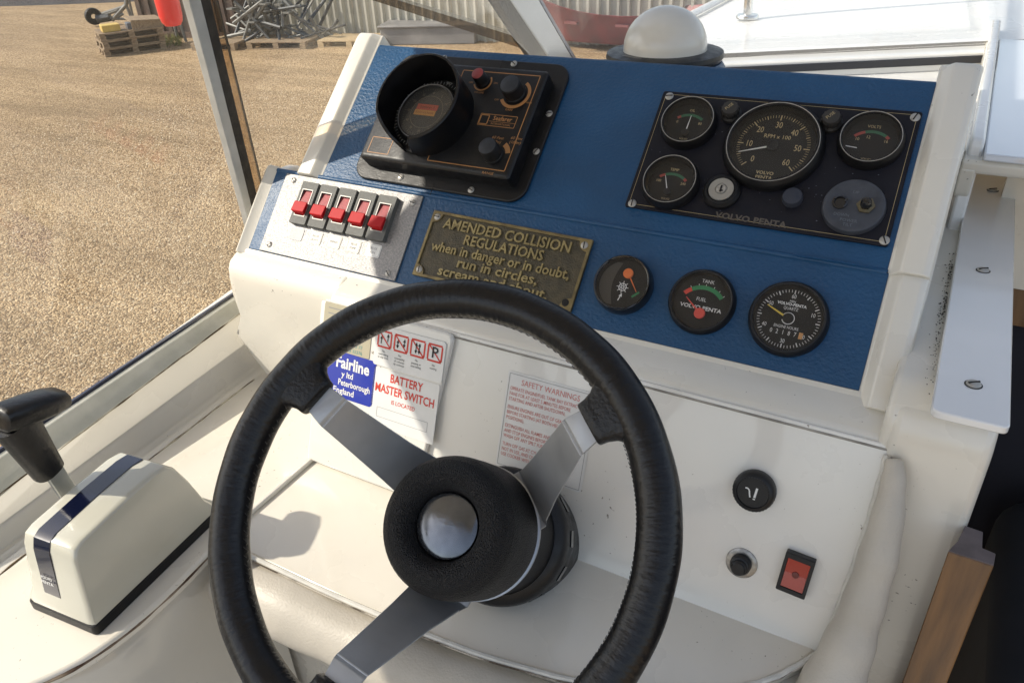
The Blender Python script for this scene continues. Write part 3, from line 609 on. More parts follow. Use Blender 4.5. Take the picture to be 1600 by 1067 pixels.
# ---- hatch runner plate right of the console
PZ = -.36
run = thing('hatch_runner', 'long white runner plate with three slotted screws at the right of the dash', 'plate')
mb = MB(); mb.prism(poly_round([(.033, .556), (.085, .556), (.085, 1.14), (.033, 1.14)], [.008, .006, 0, 0], 6), PZ - .007, PZ); obj('plate', mb, mat('polished runner', (.80, .80, .79), .2, metal=.12, coat=.5, var=.05, vscale=9, rvar=.06), run, bevel=.0012)
for px, py in ((1521, 601), (1536, 423), (1551, 298)):
    p = hz(px, py, PZ); screw(run, p.x, p.y, PZ + .0003, .0056, R(35)); mb = MB(); mb.arc(.0055, .0066, 0, 360, PZ + .0002, (p.x, p.y), 28); obj('countersink', mb, SLOT, run, smooth=False)
hb = thing('hatch_box', 'white moulded hatch corner with glossy top at the upper right', 'hatch')
p = [hz(1534, 243, -.28), hz(1660, 252, -.28)]
mb = MB(); mb.prism([(.036, .948), (.40, .948), (.40, 1.62), (.036, 1.62)], -.288, -.28); obj('hatch_top', mb, mat('glossy hatch top', (.66, .69, .74), .12, coat=.9, metal=.15), hb, bevel=.002)
mb = MB(); pr = poly_round([(.950, -.2885), (1.66, -.2885), (1.66, -.306), (.955, -.306)], [.006, 0, 0, .006], 4); mb.xprism(pr, .0177, .40); mb.xprism(poly_round([(.952, -.300), (1.66, -.300), (1.66, -.338), (.964, -.338)], [0, 0, 0, .01], 4), .0175, .0325); obj('hatch_side', mb, CREAM, hb, bevel=.006)
mb = MB(); mb.xprism(poly_round([(.965, -.270), (1.75, -.270), (1.75, -.40), (.965, -.40)], [.01, 0, 0, .0], 4), .0205, .0345); obj('hatch_frame', mb, WHITE, hb, bevel=.003)

# ---- dash top and foredeck
mb = MB(); mb.prism([(-.73, .89), (.010, .89), (.010, 1.60), (-.02, 1.585), (-.64, 1.232), (-.73, 1.18)], -.350, -.322); bp('dash_top', mb, WHITE, bevel=.004)
BL = Vector((-.64, 1.24, -.30)); BR_ = hz(1540, 80, -.30); dv = (BR_ - BL).normalized(); BE = BL + dv * 1.9; nv = Vector((-dv.y, dv.x, 0))
mb = MB(); mb.add([tuple(q) for q in (BL + nv * .02, BE + nv * .02, Vector((1.1, 6, -.12)), Vector((-.62, 6, -.36)), )], [(0, 1, 2, 3)])
mb = MB(); FD = lambda x, y: -.315 + .05 * min(1, (x + .6) / .5) * (1 if x > -.6 else 0)
nx, ny = 24, 30; vs = []
for j in range(ny + 1):
    for i in range(nx + 1):
        x = -.60 + 1.7 * i / nx; yb = BL.y + (x - BL.x) * dv.y / dv.x + .012; y = yb + (6.5 - yb) * (j / ny) ** 1.5
        vs.append((x, y, -.312 + .022 * (1 - math.exp(-(x + .6) * 7))))
mb.add(vs, [(j * (nx + 1) + i, j * (nx + 1) + i + 1, (j + 1) * (nx + 1) + i + 1, (j + 1) * (nx + 1) + i) for j in range(ny) for i in range(nx)])
bp('foredeck', mb, WHITE, angle=60)
mb = MB(); mb.tube([(-.588, 1.52, -.300), (-.588, 6.4, -.300)], .008, 10); bp('toe_rail', mb, WHITE)
st = hz(1168, 26, -.29)
gr = thing('guard_rail', 'slim steel stanchion on a round foot at the foredeck edge', 'railing', Matrix.Translation(st))
mb = MB(); mb.lathe([(.0, .004), (.022, .004), (.024, 0), (.024, -.004)], 20); obj('foot', mb, CHROME, gr)
mb = MB(); mb.tube([(0, 0, 0), (-.02, .02, .55)], .0095, 12); obj('stanchion', mb, CHROME, gr)
mb = MB(); mb.tube([(-.02, -2.2 + .9, .55), (-.02, .02, .55), (-.02, 3.0, .55)], .011, 12); obj('rail', mb, CHROME, gr)
# windscreen
ws = thing('windscreen', 'raked front windscreen with white frame and black rubber strip along its foot', 'windscreen')
def wbar(name, m, dn, dz, w, h, bev=0): 
    mb = MB(); mb.bar(BL + nv * dn + Vector((0, 0, dz)), BE + nv * dn + Vector((0, 0, dz)), w, h); return obj(name, mb, m, ws, bevel=bev)
wbar('foot_rail', mat('white painted frame', (.72, .72, .70), .3, coat=.4, var=.05), -.012, -.008, .05, .030, .003); wbar('rubber_strip', mat('black rubber strip', (.02, .022, .03), .4), -.0378, -.005, .003, .0125, .0008); wbar('gasket', SLOT, .0155, .008, .005, .010)
PB0 = Vector(hx(895, 92, -.645)); PB1 = Vector(hx(800, 0, -.635)); pd = (PB1 - PB0); PBt = PB0 + pd * 3.4; PBb = PB0 - pd * .35
mb = MB(); TE = BE + (PBt - PBb)
nn = dv.cross(PBt - PBb).normalized() * .004
mb.loft([[tuple(BL + nn * s), tuple(BE + nn * s), tuple(TE + nn * s), tuple(PBt + nn * s)] for s in (0, 1)]); obj('pane', mb, PANE, ws, smooth=False)
PILW = mat('white painted pillar', (.60, .61, .60), .35, coat=.4, var=.08, vscale=20)
vdir = ((PB0 + PB1) / 2).normalized()
def strip(name, pxs, depth, m, parent, k0=0, th=.012, bev=.002, ex0=.35, ex1=3.4):
    # strip between two photographed edges, lying on the pillar line
    (a0, a1), (b0, b1) = pxs
    def lerp(a, b, t): return a + (b - a) * t
    def pl(px, py, x): return hx(px, py, x)
    A0, A1, B0, B1 = pl(*a0, depth[0]), pl(*a1, depth[1]), pl(*b0, depth[0]), pl(*b1, depth[1])
    dA, dB = A1 - A0, B1 - B0; q = []
    for t in (-ex0, 1 + ex1): q.append((A0 + dA * t, B0 + dB * t))
    n = (q[0][1] - q[0][0]).cross(dA).normalized() * th
    if n.dot(vdir) < 0: n = -n
    mb = MB(); mb.loft([[tuple(a), tuple(b), tuple(b + n), tuple(a + n)] for a, b in q]); return obj(name, mb, m, parent, bevel=bev)
strip('pillar', (((857, 89), (797, 0)), ((895, 92), (842, 0))), (-.645, -.635), PILW, ws, th=.02)
strip('pillar_gasket', (((828, 85), (776, 0)), ((856.5, 89), (796.5, 0))), (-.647, -.637), RUBBER, ws, th=.016)
strip('pillar_edge', (((895.5, 92), (842.5, 0)), ((901, 92), (847, 0))), (-.645, -.635), mat('navy trim', (.05, .07, .13), .3), ws, th=.02, bev=.001)
# side window
sw = thing('side_window', 'smeared side window pane in a thin frame left of the helm', 'window')
PXL = lambda z: -.866 + (z + .53) * .13                    # glass leans inboard as it rises
def gl(px, py):                                             # point of the glass plane seen at this pixel
    r = ray(px, py); k = (-.866 + .53 * .13) / (r.x - .13 * r.z); return r * k
A = t0 + Vector((-.008, 0, 0)); B = t1 + Vector((-.008, 0, 0)); up_ = Vector((.13, 0, 1)) 
PO0, PO1 = gl(393, 345), gl(292, 0)
pdir = (PO1 - PO0).normalized()
def post_at(z): k = (z - PO0.z) / pdir.z; return PO0 + pdir * k
sy0, sy1 = -.6, post_at(-.5).y
tn = Vector((-.004, 0, 0))
q = [Vector((PXL(-.56), sy0, -.56)), Vector((PXL(-.51), sy1, -.51)), post_at(.02), Vector((PXL(.02), sy0, .02))]
mb = MB(); mb.loft([[tuple(p + tn * s) for p in q] for s in (0, 1)]); obj('pane', mb, PANE, sw, smooth=False)
q = [post_at(-.5) + Vector((0, .0, 0)), PBb + Vector((-.01, 0, 0)), PBt + Vector((-.01, 0, 0)), post_at(.02)]
mb = MB(); mb.loft([[tuple(p + tn * s) for p in q] for s in (0, 1)]); obj('pane', mb, PANE, sw, smooth=False)
def gstrip(name, a, b, m, off, th, bev=.001):
    (a0, a1), (b0, b1) = a, b; Q = []
    for t in (-.6, 1.06):
        Q.append([gl(a0[0] + (a1[0] - a0[0]) * t, a0[1] + (a1[1] - a0[1]) * t) + Vector((off, 0, 0)), gl(b0[0] + (b1[0] - b0[0]) * t, b0[1] + (b1[1] - b0[1]) * t) + Vector((off, 0, 0))])
    mb = MB(); mb.loft([[tuple(p), tuple(r_), tuple(r_ + Vector((th, 0, 0))), tuple(p + Vector((th, 0, 0)))] for p, r_ in Q]); return obj(name, mb, m, sw, bevel=bev)
gstrip('post', ((379, 345), (284, 0)), ((390, 345), (303, 0)), mat('grey anodised post', (.48, .49, .48), .42, metal=.3, var=.15, vscale=40), 0, .012)
gstrip('post_gasket', ((390.5, 345), (303.5, 0)), ((404, 345), (320, 0)), RUBBER, .001, .009)
gstrip('overlap_strip', ((404.5, 345), (320.5, 0)), ((419, 345), (335, 0)), TINT, .002, .003, 0)
gstrip('pane_edge', ((419, 345), (335, 0)), ((420.3, 345), (336.5, 0)), SLOT, .002, .003, 0)
def qpt(px, py):                                            # on the quarter pane
    a_, b_, c_ = q[0], q[1], q[2]; n_q = (b_ - a_).cross(c_ - a_); r = ray(px, py); return r * (a_.dot(n_q) / r.dot(n_q))
ins = (Vector((.25, -.9, .1))).normalized() * .006
BANDM = glassmat('brown painted reflection', (.52, .45, .37), refl=.05, smudge=.1); BANDE = glassmat('pale painted reflection edge', (.9, .9, .88), refl=.06, smudge=.3)  # tinted strips on the pane, painted in for the pillar's reflection
for nm, m_, e0, e1 in (('painted_reflection', BANDM, ((540, -14), (842, 84)), ((578, -14), (856, 72))), ('painted_reflection_edge', BANDE, ((579, -14), (857, 71.5)), ((592, -14), (862, 67)))):
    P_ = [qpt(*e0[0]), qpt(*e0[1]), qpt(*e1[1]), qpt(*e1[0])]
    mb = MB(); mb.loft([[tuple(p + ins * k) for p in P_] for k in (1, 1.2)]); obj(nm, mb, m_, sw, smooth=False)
# unseen roof over the helm; side sheet added and notched to shade the dash
rf = MB(); rf.box((-.46, .19, .36), (1.12, 1.22, .03)); bp('wheelhouse_roof', rf, WHITE, bevel=.01)
mb = MB(); pl_ = [(-.75, .346), (-.75, .053), (.394, .053), (.42, .17), (.60, .188), (.80, .188), (.80, .346)]
mb.add([(-1.0, y, z) for y, z in pl_] + [(-1.012, y, z) for y, z in pl_], [tuple(range(7)), tuple(range(7, 14))[::-1]] + [(i, (i + 1) % 7, 7 + (i + 1) % 7, 7 + i) for i in range(7)]); bp('shade_blocker', mb, WHITE)
# cabin interior beyond the bulkhead
mb = MB(); mb.box((.735, 1.06, -.50), (1.33, .02, .05)); bp('cabin_trim', mb, TEAK); 
mb = MB(); mb.box((.735, 1.06, -.383), (1.33, .02, .183)); bp('cabin_front', mb, CREAM)
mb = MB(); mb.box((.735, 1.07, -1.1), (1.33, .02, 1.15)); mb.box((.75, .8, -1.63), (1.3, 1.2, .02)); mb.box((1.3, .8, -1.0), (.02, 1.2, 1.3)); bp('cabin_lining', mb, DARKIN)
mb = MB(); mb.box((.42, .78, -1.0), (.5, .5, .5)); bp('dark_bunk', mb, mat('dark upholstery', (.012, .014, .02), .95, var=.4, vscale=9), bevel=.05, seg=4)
mb = MB(); mb.box((.6, .62, -.36), (1.02, .12, .02)); 
wp = thing('door_post', 'varnished wooden door post with a notched top, right of the console', 'post')
def hp(px, py): p = hz(px, py, -.49); return (p.x, p.y)
pl2 = [hp(1481, 861), hp(1553, 884), hp(1556, 866), hp(1535, 857), hp(1536, 832), hp(1507, 822), hp(1496, 845)]
mb = MB(); mb.prism(pl2, -1.62, -.4905); obj('post', mb, TEAK, wp, bevel=.0012)
mb = MB(); mb.prism([(x + (.0003 if x < .09 else -.0003), y) for x, y in pl2], -.4903, -.489); obj('end_grain', mb, mat('grey weathered end grain', (.14, .115, .115), .7, var=.3, vscale=60), wp, bevel=.0005)

exec_parts = True
# ================================================================== STICKERS ON THE BOARD
def sticker(name, label, u, v, h, w, hh, m, r=.002, rot=0.0, th=.0006):
    t = thing(name, label, 'sticker', on(FW, u, v, h, rot)); mb = MB(); mb.prism(rrect(0, 0, w, hh, r), 0, th); obj('backing', mb, m, t, bevel=0); return t, th + .00025
h0 = .0077
# beige
t, z = sticker('beige_sticker', 'beige sticker with faint teal print half hidden by the wheel rim', -.572, -.0255, h0, .073, .055, BEIGEST)
mb = MB(); mb.text('limited', .011, .013, -.004, z, sx=1.0); mb.text('Tel 0733 77', .006, .011, -.017, z); mb.text('Telex 32376', .006, .011, -.0235, z); obj('lettering', mb, TEALPR, t)
mb = MB(); mb.line((-.03, .0215), (.03, .0215), .0012, z); mb.line((-.03, .015), (.02, .015), .0012, z); obj('print_line', mb, GREYPR, t)
# blue
t, z = sticker('blue_sticker', 'blue maker sticker with white lettering behind the left spoke', -.5655, -.0815, h0, .083, .056, BLUEST, .005)
mb = MB(); mb.text('Fairline', .0195, .0325, .0150, z, 'RIGHT', bold=.03, width=.050); mb.text('y ltd', .0100, .010, .0015, z, 'RIGHT', bold=.02); mb.text('Peterborough', .0105, .0365, -.009, z, 'RIGHT', bold=.02, width=.048); mb.text('England', .0105, .0135, -.0195, z, 'RIGHT', bold=.02); obj('lettering', mb, WHITEPR, t)
# traffic signs plate
t, z = sticker('navigation_sign_plate', 'small white plate with four red framed navigation signs above the battery notice', -.4805, -.0325, h0, .096, .047, WHITEST, .003, th=.0016)
mr, mk = MB(), MB()
for i in range(4):
    cx = -.0345 + i * .0232; cy = .0085; a = .0092
    for q in range(1): mr.rectline(cx - a, cy - a, cx + a, cy + a, .0021, z); mr.line((cx - a, cy + a), (cx + a, cy - a), .0016, z)
    def arrow(x, y0, y1, both=False):
        mk.line((x, y0), (x, y1), .0011, z + .0002); s_ = 1 if y1 > y0 else -1
        mk.add([(x - .0019, y1 - .002 * s_, z + .0002), (x + .0019, y1 - .002 * s_, z + .0002), (x, y1 + .002 * s_, z + .0002)], [(0, 1, 2)])
        if both: mk.add([(x - .0019, y0 + .002 * s_, z + .0002), (x + .0019, y0 + .002 * s_, z + .0002), (x, y0 - .002 * s_, z + .0002)], [(0, 1, 2)])
    if i == 0: arrow(cx - .0045, cy - .0055, cy + .002); arrow(cx + .0045, cy - .002, cy + .0055)
    if i == 1: arrow(cx - .0045, cy - .0045, cy + .002, True); arrow(cx + .0045, cy - .002, cy + .0045, True)
    if i == 2: arrow(cx - .0022, cy - .0045, cy + .0045, True); arrow(cx + .0022, cy - .0045, cy + .0045, True)
    if i == 3: mk.text('P', .018, cx, cy, z + .0003, bold=.01)
    for k, w in enumerate((('No', 'overtaking', 'at any time'), ('No', 'overtaking', 'of convoys', 'by convoys'), ('No', 'passing or', 'overtaking'), ('No', 'waiting'))[i]): mk.text(w, .0033, cx, -.0058 - k * .0036, z, sx=1.0)
obj('red_frame', mr, REDPR, t); obj('black_print', mk, BLKPR, t)
# battery notice
t, z = sticker('battery_notice', 'white notice with red words Battery Master Switch below the navigation signs', -.4805, -.094, h0, .092, .071, WHITEST, .002)
mb = MB(); mb.text('BATTERY', .0142, .001, .026, z, bold=.02, width=.0455); mb.text('MASTER SWITCH', .0142, .0, .0115, z, bold=.02, width=.083); mb.text('IS LOCATED', .0068, .0, -.0015, z, bold=.01, sx=.9); obj('lettering', mb, REDPR, t)
mb = MB(); mb.rectline(-.036, -.023, .036, -.0115, .0004, z); obj('blank_box', mb, GREYPR, t)
# safety warnings
t, z = sticker('safety_notice', 'white safety warnings notice with faded red text behind the right spoke', -.3045, -.0765, .0003, .103, .108, WHITEST, .003)
mb = MB(); mb.text('SAFETY WARNINGS', .0088, .0, .044, z, width=.068)
L_ = ['OPERATE ENGINE/FUEL TANK BAY EXTRACTION', 'FANS FOR AT LEAST 5 MINUTES BEFORE', 'STARTING AND AFTER SHUTDOWN.', '', 'ENSURE ENGINES ARE OUT OF GEAR', 'BEFORE STARTING (AT BOTH HELM', 'POSITIONS).', '', 'EXTINGUISH ALL FLAMES AND CIGARETTES', 'AND STOP ENGINES BEFORE FUELLING.', 'WASH OFF ANY SPILT FUEL.', '', 'TURN OFF GAS AT CYLINDER WHEN', 'NOT IN USE, AND OVERNIGHT. DO NOT', 'USE COOKER WITHOUT VENTILATION.']
y = .0355
for l in L_:
    if l: mb.text(l, .0056, -.0465, y, z, 'LEFT', sx=.72, bold=.004)
    y -= .0058 if l else .0035
obj('lettering', mb, SAFER, t)
mb = MB(); mb.rectline(-.049, -.0515, .049, .0515, .0005, z); obj('border', mb, GREYPR, t)

# ================================================================== GAUGES
def gauge_body(t, Rr, depth, chrome, dr=.80, rimw=.10, mat_b=BLACKP):
    mb = MB(); mb.lathe([(Rr, 0), (Rr * 1.0, depth * .45), (Rr * .97, depth * .75), (Rr * .93, depth * .98), (Rr * .90, depth), (Rr * (.90 - rimw * .5), depth * .96), (Rr * dr, depth * .45), (Rr * dr, depth * .2)], 56); obj('bezel', mb, mat_b, t)
    if chrome: mb = MB(); mb.tube([(Rr * .90 * math.cos(2 * math.pi * i / 56), Rr * .90 * math.sin(2 * math.pi * i / 56), depth) for i in range(56)], (.00035 if chrome < 2 else .0004), 6, closed=True); obj('chrome_ring', mb, STEEL, t)
    mb = MB(); mb.disc(Rr * dr * 1.01, depth * .30, n=48); obj('dial', mb, DIAL, t)
    mb = MB(); mb.disc(Rr * (.90 - rimw * .5), depth * .88, n=48); obj('glass', mb, LENS, t)
    return depth * .30 + .0002
def needle(t, a, L_, z, m, c=(0, 0), w=.0014, hub=.0, hm=None, back=0):
    mb = MB(); A = R(a); d = Vector((math.cos(A), math.sin(A))); p = Vector((-d.y, d.x)); c = Vector(c)
    q = [c - d * back - p * w, c - d * back + p * w, c + d * L_ + p * w * .35, c + d * L_ - p * w * .35]
    mb.add([(x.x, x.y, z + .001) for x in q] + [(x.x, x.y, z + .0004) for x in q], [(0, 1, 2, 3), (7, 6, 5, 4), (0, 4, 5, 1), (1, 5, 6, 2), (2, 6, 7, 3), (3, 7, 4, 0)])
    if hub and (hm is m): mb.lathe([(hub, z + .0002), (hub, z + .002), (hub * .85, z + .0026), (0, z + .0027)], 24, c=tuple(c))
    o = obj('needle', mb, m, t)
    if hub and hm is not m: mb = MB(); mb.lathe([(hub, z + .0002), (hub, z + .0022), (hub * .85, z + .003), (0, z + .0031)], 24, c=tuple(c)); obj('needle_hub', mb, hm, t)
    return o

# engine instrument panel
uL = (at(FU, 1036, 143, .002)[0] + at(FU, 978, 326, .002)[0]) / 2; uR = (at(FU, 1438, 178, .002)[0] + at(FU, 1391, 385, .002)[0]) / 2
vT = (at(FU, 1036, 143, .002)[1] + at(FU, 1438, 178, .002)[1]) / 2; vB = (at(FU, 978, 326, .002)[1] + at(FU, 1391, 385, .002)[1]) / 2
ep = thing('engine_instruments', 'black engine instrument panel with tachometer and small gauges on the upper dash', 'instrument panel', on(FU, 0, 0, .0013))
PW, PH, PX, PY = uR - uL, vT - vB, (uL + uR) / 2, (vT + vB) / 2
mb = MB(); mb.prism(rrect(PX, PY, PW, PH, .0025), 0, .0028); obj('panel_plate', mb, PANELB, ep, bevel=.0005)
mb = MB(); mb.rectline(PX - PW / 2 + .004, PY - PH / 2 + .004, PX + PW / 2 - .004, PY + PH / 2 - .004, .0004, .003); obj('gold_line', mb, GOLDPR, ep)
PF = on(FU, 0, 0, .0013); PT = .0029
def pat(px, py, h=0): return at(PF, px, py, PT + h)
for px, py in ((1046, 151), (1430, 184), (1382, 376), (988, 318)): x, y = pat(px, py); screw(ep, x, y, PT, .0046)
mb = MB()
x, y = pat(1172, 344); mb.text('VOLVO PENTA', .0088, x, y, PT + .0002, bold=.035, sx=1.15, space=1.05); obj('lettering', mb, mat('worn gold print', (.10, .085, .07), .6), ep)
mb = MB()                                                    # scuffs and paint chips on the panel
for _ in range(90):
    x, y = PX + random.uniform(-.47, .47) * PW, PY + random.uniform(-.46, .2) * PH; r_ = random.uniform(.0002, .0008); a = random.uniform(0, 3.1)
    mb.add([(x + r_ * math.cos(a + k * 2.1) * random.uniform(.6, 1.8), y + r_ * math.sin(a + k * 2.1), PT + .0001) for k in range(3)], [(0, 1, 2)])
obj('paint_chip', mb, mat('pale chips', (.12, .125, .16), .7), ep)
def subgauge(name, px, py, Rr, h, chrome=1, label=None):
    x, y = pat(px, py, h); o = bpy.data.objects.new(name, None); C.objects.link(o); o.parent = ep; o.matrix_local = T(x, y, PT); o.empty_display_size = .01
    if label: o['label'] = label
    return o
# merged so that nothing goes deeper than sub-parts
def arcs(t, segs, c, r0, r1, z):
    for a0, a1, m in segs: mb = MB(); mb.arc(r0, r1, a0, a1, z, c); obj('coloured_arc', mb, m, t)
# tachometer
RT = .0500; t = subgauge('tachometer', 1207, 222, RT, .012, label='large tachometer'); z = gauge_body(t, RT, .0135, 2, dr=.82)
mb = MB()
for i in range(61):
    a = 225 - i * 4.5; big = i % 10 == 0; mid = i % 5 == 0
    mb.tick(a, RT * (.60 if big else .64 if mid else .655), RT * .72, .0011 if big else .0008 if mid else .0004, z)
for i in range(7):
    a = R(225 - 45 * i); mb.text(str(i * 10), .0100, RT * .485 * math.cos(a) + (.001 if i in (0,) else 0), RT * .485 * math.sin(a), z, sx=.72)
mb.text('RPM x 100', .0064, .0015, .0108, z, sx=.95); obj('markings', mb, GOLDPR, t)
mb = MB(); mb.text('VOLVO', .0050, 0, -.0312, z, bold=.02, width=.0175); mb.text('PENTA', .0050, 0, -.0364, z, bold=.02, width=.0165); obj('maker_print', mb, GOLDPR, t)
needle(t, 199, RT * .68, z, mat('pale needle', (.62, .61, .56), .5), w=.0009, hub=.0062, hm=BLACKM)
# small gauges
def small(name, px, py, segs, na, texts, label):
    Rr = .0305; t = subgauge(name, px, py, Rr, .011, label=label); z = gauge_body(t, Rr, .0125, 1, dr=.80); pv = (0, -.012)
    arcs(t, segs, pv, .0205, .0235, z); mb = MB()
    for s_, x, y, sz in texts: mb.text(s_, sz, x, y, z + .0001, sx=.9)
    obj('markings', mb, GOLDPR, t); return t, z, pv
t, z, pv = small('oil_gauge', 1074, 187, [(128, 118, DIMRED), (118, 52, DIMGREEN)], 0, [('OIL', 0, .0155, .0042), ('0', -.0125, .0005, .0045), ('80', .0125, .0005, .0045), ('VOLVO', 0, -.0195, .003)], 'oil pressure gauge'); needle(t, 88, .021, z, WHITEPR, c=pv, w=.0006, hub=.004, hm=BLACKM)
t, z, pv = small('volt_gauge', 1361, 214, [(135, 108, DIMRED), (108, 55, DIMGREEN), (55, 45, DIMRED)], 0, [('VOLTS', 0, .0155, .0045), ('10', -.0125, .0005, .0045), ('12', -.003, .0035, .0045), ('16', .0135, .0005, .0045), ('VOLVO', 0, -.0205, .003)], 'voltmeter'); mb = MB(); mb.line((-.021, -.0085), (-.0105, -.0095), .0009, z + .0006); obj('needle', mb, WHITEPR, t)
t, z, pv = small('temperature_gauge', 1046, 280, [(128, 112, DIMRED), (112, 55, DIMGREEN), (55, 45, DIMRED)], 0, [('TEMP', 0, .0150, .0045), ('100', -.0135, .0005, .0042), ('240', .0135, .0, .0042), ('VOLVO', 0, -.0195, .003)], 'water temperature gauge'); needle(t, 112, .0205, z, WHITEPR, c=pv, w=.0006, hub=.004, hm=BLACKM)
# fuse holders
for px, py in ((1141, 170), (1299, 184)):
    x, y = pat(px, py, .012); mb = MB(); n_ = 18; prof = []
    mb.lathe([(.0105, 0), (.0105, .004), (.0088, .006), (.0088, .012), (.0078, .0145), (0, .0147)], 24)
    for k in range(12): a = R(30 * k); mb.box((.0088 * math.cos(a), .0088 * math.sin(a), .0085), (.0012, .0012, .008))
    o = obj('fuse_holder', mb, mat('brown black bakelite', (.03, .028, .026), .5), ep); o.matrix_local = T(x, y, PT, .9)
    mb = MB(); mb.text('FUSE', .0045, 0, .0012, .0149); q = obj('lettering', mb, GOLDPR, o)
# ignition lock
x, y = pat(1127, 297, .006); mb = MB(); mb.lathe([(.0190, 0), (.0190, .004), (.0165, .0075), (.0145, .008), (.0132, .0065), (0, .0065)], 40); o = obj('ignition_lock', mb, BLACKM, ep, label='key switch with silver face'); o.matrix_local = T(x, y, PT)
mb = MB(); mb.lathe([(.0128, .0068), (.0125, .0080), (.0062, .0080), (.0058, .0072), (0, .0072)], 36); obj('lock_face', mb, mat('dull silver', (.42, .42, .40), .4, metal=.8), o)
mb = MB(); mb.lathe([(.0050, .0074), (.0048, .0090), (0, .0091)], 24); obj('lock_barrel', mb, STEEL, o)
mb = MB(); mb.box((0, 0, .0092), (.0018, .0075, .0006)); mb.box((.0012, -.002, .0092), (.0024, .0016, .0006)); obj('keyhole', mb, SLOT, o)
# blank button
x, y = pat(1238, 307, .006); mb = MB(); mb.lathe([(.0098, 0), (.0098, .005), (.0088, .0075), (0, .0085)], 28); o = obj('blank_button', mb, mat('faded grey rubber', (.028, .033, .048), .6), ep); o.matrix_local = T(x, y, PT)
# trim switch boot
x, y = pat(1334, 321, .006); mb = MB(); mb.lathe([(.0285, 0), (.0285, .003), (.0275, .006), (.0250, .0068), (.022, .0060), (0, .0060)], 48); tb = obj('trim_switch', mb, MILKY, ep, label='round milky trim switch cover'); tb.matrix_local = T(x, y, PT)
mb = MB(); mb.lathe([(.0072, .0058), (.0072, .0078), (.0055, .0082), (.0045, .0062), (0, .0062)], 20, c=(-.0125, .001)); obj('toggle', mb, GLOSSB, tb)
mb = MB(); mb.lathe([(.0085, .0058), (.0085, .0080), (.0055, .0085), (.0055, .0060)], 6, c=(.0105, .001)); obj('hex_nut', mb, mat('tarnished brass nut', (.16, .14, .09), .4, metal=.7), tb)
mb = MB(); mb.lathe([(.0050, .006), (.0048, .015), (.003, .0175), (0, .018)], 16, c=(.0105, .001)); obj('toggle', mb, GLOSSB, tb)
emb = mat('embossed grey', (.13, .145, .165), .5)
for w_, sz_, x_, y_ in (('UP', .0045, -.001, .0135), ('DOWN', .0042, -.0085, -.0115), ('POWER', .0045, -.001, -.0165), ('TILT', .0045, -.001, -.0210)):
    mb = MB(); mb.text(w_, sz_, x_, y_, .0063); obj('lettering', mb, emb, tb)

# lower gauges, each its own thing
def lone(name, label, px, py, Rr, gl_=True, flat=.84, depth=.010):
    u, v = at(FL, px, py, .010); t = thing(name, label, 'gauge', on(FL, u, v, .0014)); z = gauge_body(t, Rr, depth, 0, dr=flat, rimw=.05, mat_b=GLOSSB if gl_ else BLACKP); return t, z
t, z = lone('rudder_indicator', 'small black gauge with orange needle and ship wheel symbol beside the brass plaque', 972, 443, .0318, depth=.013)
mb = MB()
c = Vector((.0, -.0025)); mb.arc(.0036, .0044, 0, 360, z, c, 24); mb.arc(.001, .0017, 0, 360, z, c, 12)
for k in range(8): mb.tick(k * 45, .0012, .0066, .0007, z, c)
mb.line((-.001, -.0175), (.0005, -.0115), .0011, z); mb.add([(-.0015, -.0125, z), (.0022, -.0130, z), (.0012, -.0088, z)], [(0, 1, 2)]); obj('markings', mb, WHITEPR, t)
needle(t, -52, .0225, z + .0006, ORANGE, c=(.0025, .0125), w=.0008, hub=.0054, hm=ORANGE)
mb = MB(); mb.line((.0125, -.011), (.0190, -.0045), .0022, z); obj('green_mark', mb, GREENPR, t)
mb = MB(); vs = [(-.0065 - .0055 * math.sin(math.pi * i / 10), -.023 + .046 * i / 10) for i in range(11)]; mb.add([(x, y, z) for x, y in vs] + [(.0262 * math.cos(R(118 + 124 * i / 12)), .0262 * math.sin(R(118 + 124 * i / 12)), z) for i in range(13)], [tuple(range(11)) + tuple(range(11, 24))]); obj('dark_sector', mb, mat('smoky sector', (.055, .052, .047), .3), t)
t, z = lone('fuel_gauge', 'black fuel gauge with green arc and red needle, middle of the lower three', 1095, 469, .0335, False)
arcs(t, [(141, 122, REDPR), (122, 42, GREENPR)], (0, -.010), .0225, .0268, z)
mb = MB(); mb.text('TANK', .0052, .001, .0212, z, sx=.9); mb.text('FUEL', .0052, -.001, .002, z, sx=.9); mb.text('VOLVO PENTA', .0055, .0005, -.0065, z, bold=.02, width=.042)
for a in (122, 105, 90, 72, 58, 44): mb.tick(a, .0268, .0285, .0005, z, (0, -.010))
obj('markings', mb, WHITEPR, t)
needle(t, 141, .0225, z + .0006, mat('red needle', (.62, .07, .05), .5), c=(.0015, -.0125), w=.0010, hub=.0055, hm=MATS['red needle'] if 'red needle' in MATS else RED)
t, z = lone('engine_hour_meter', 'largest black lower gauge with yellow needle and engine hours counter', 1231, 496, .0368, False, depth=.012)
mb = MB()
for i in range(61):
    if -1 < i < 61: a = 90 - i * 6; mb.tick(a, .0262 if i % 5 else .0248, .0288, .0005 if i % 5 else .0010, z)
for s_, a in (('60', 90), ('10', 20), ('20', -42), ('30', -90), ('40', 205), ('50', 148)): mb.text(s_, .0058, .0222 * math.cos(R(a)), .0222 * math.sin(R(a)), z, sx=.75)
mb.text('MIN', .0032, 0, .0172, z); mb.text('VOLVO-PENTA', .0038, 0, .0142, z, bold=.03, sx=1.05); mb.text('QUARTZ', .0042, 0, .0100, z, sx=.8); mb.text('ENGINE HOURS', .0040, 0, -.0085, z, sx=.80)
for i, s_ in enumerate('0218'): mb.text(s_, .0062, -.0125 + i * .0055, -.0140, z, sx=.75)
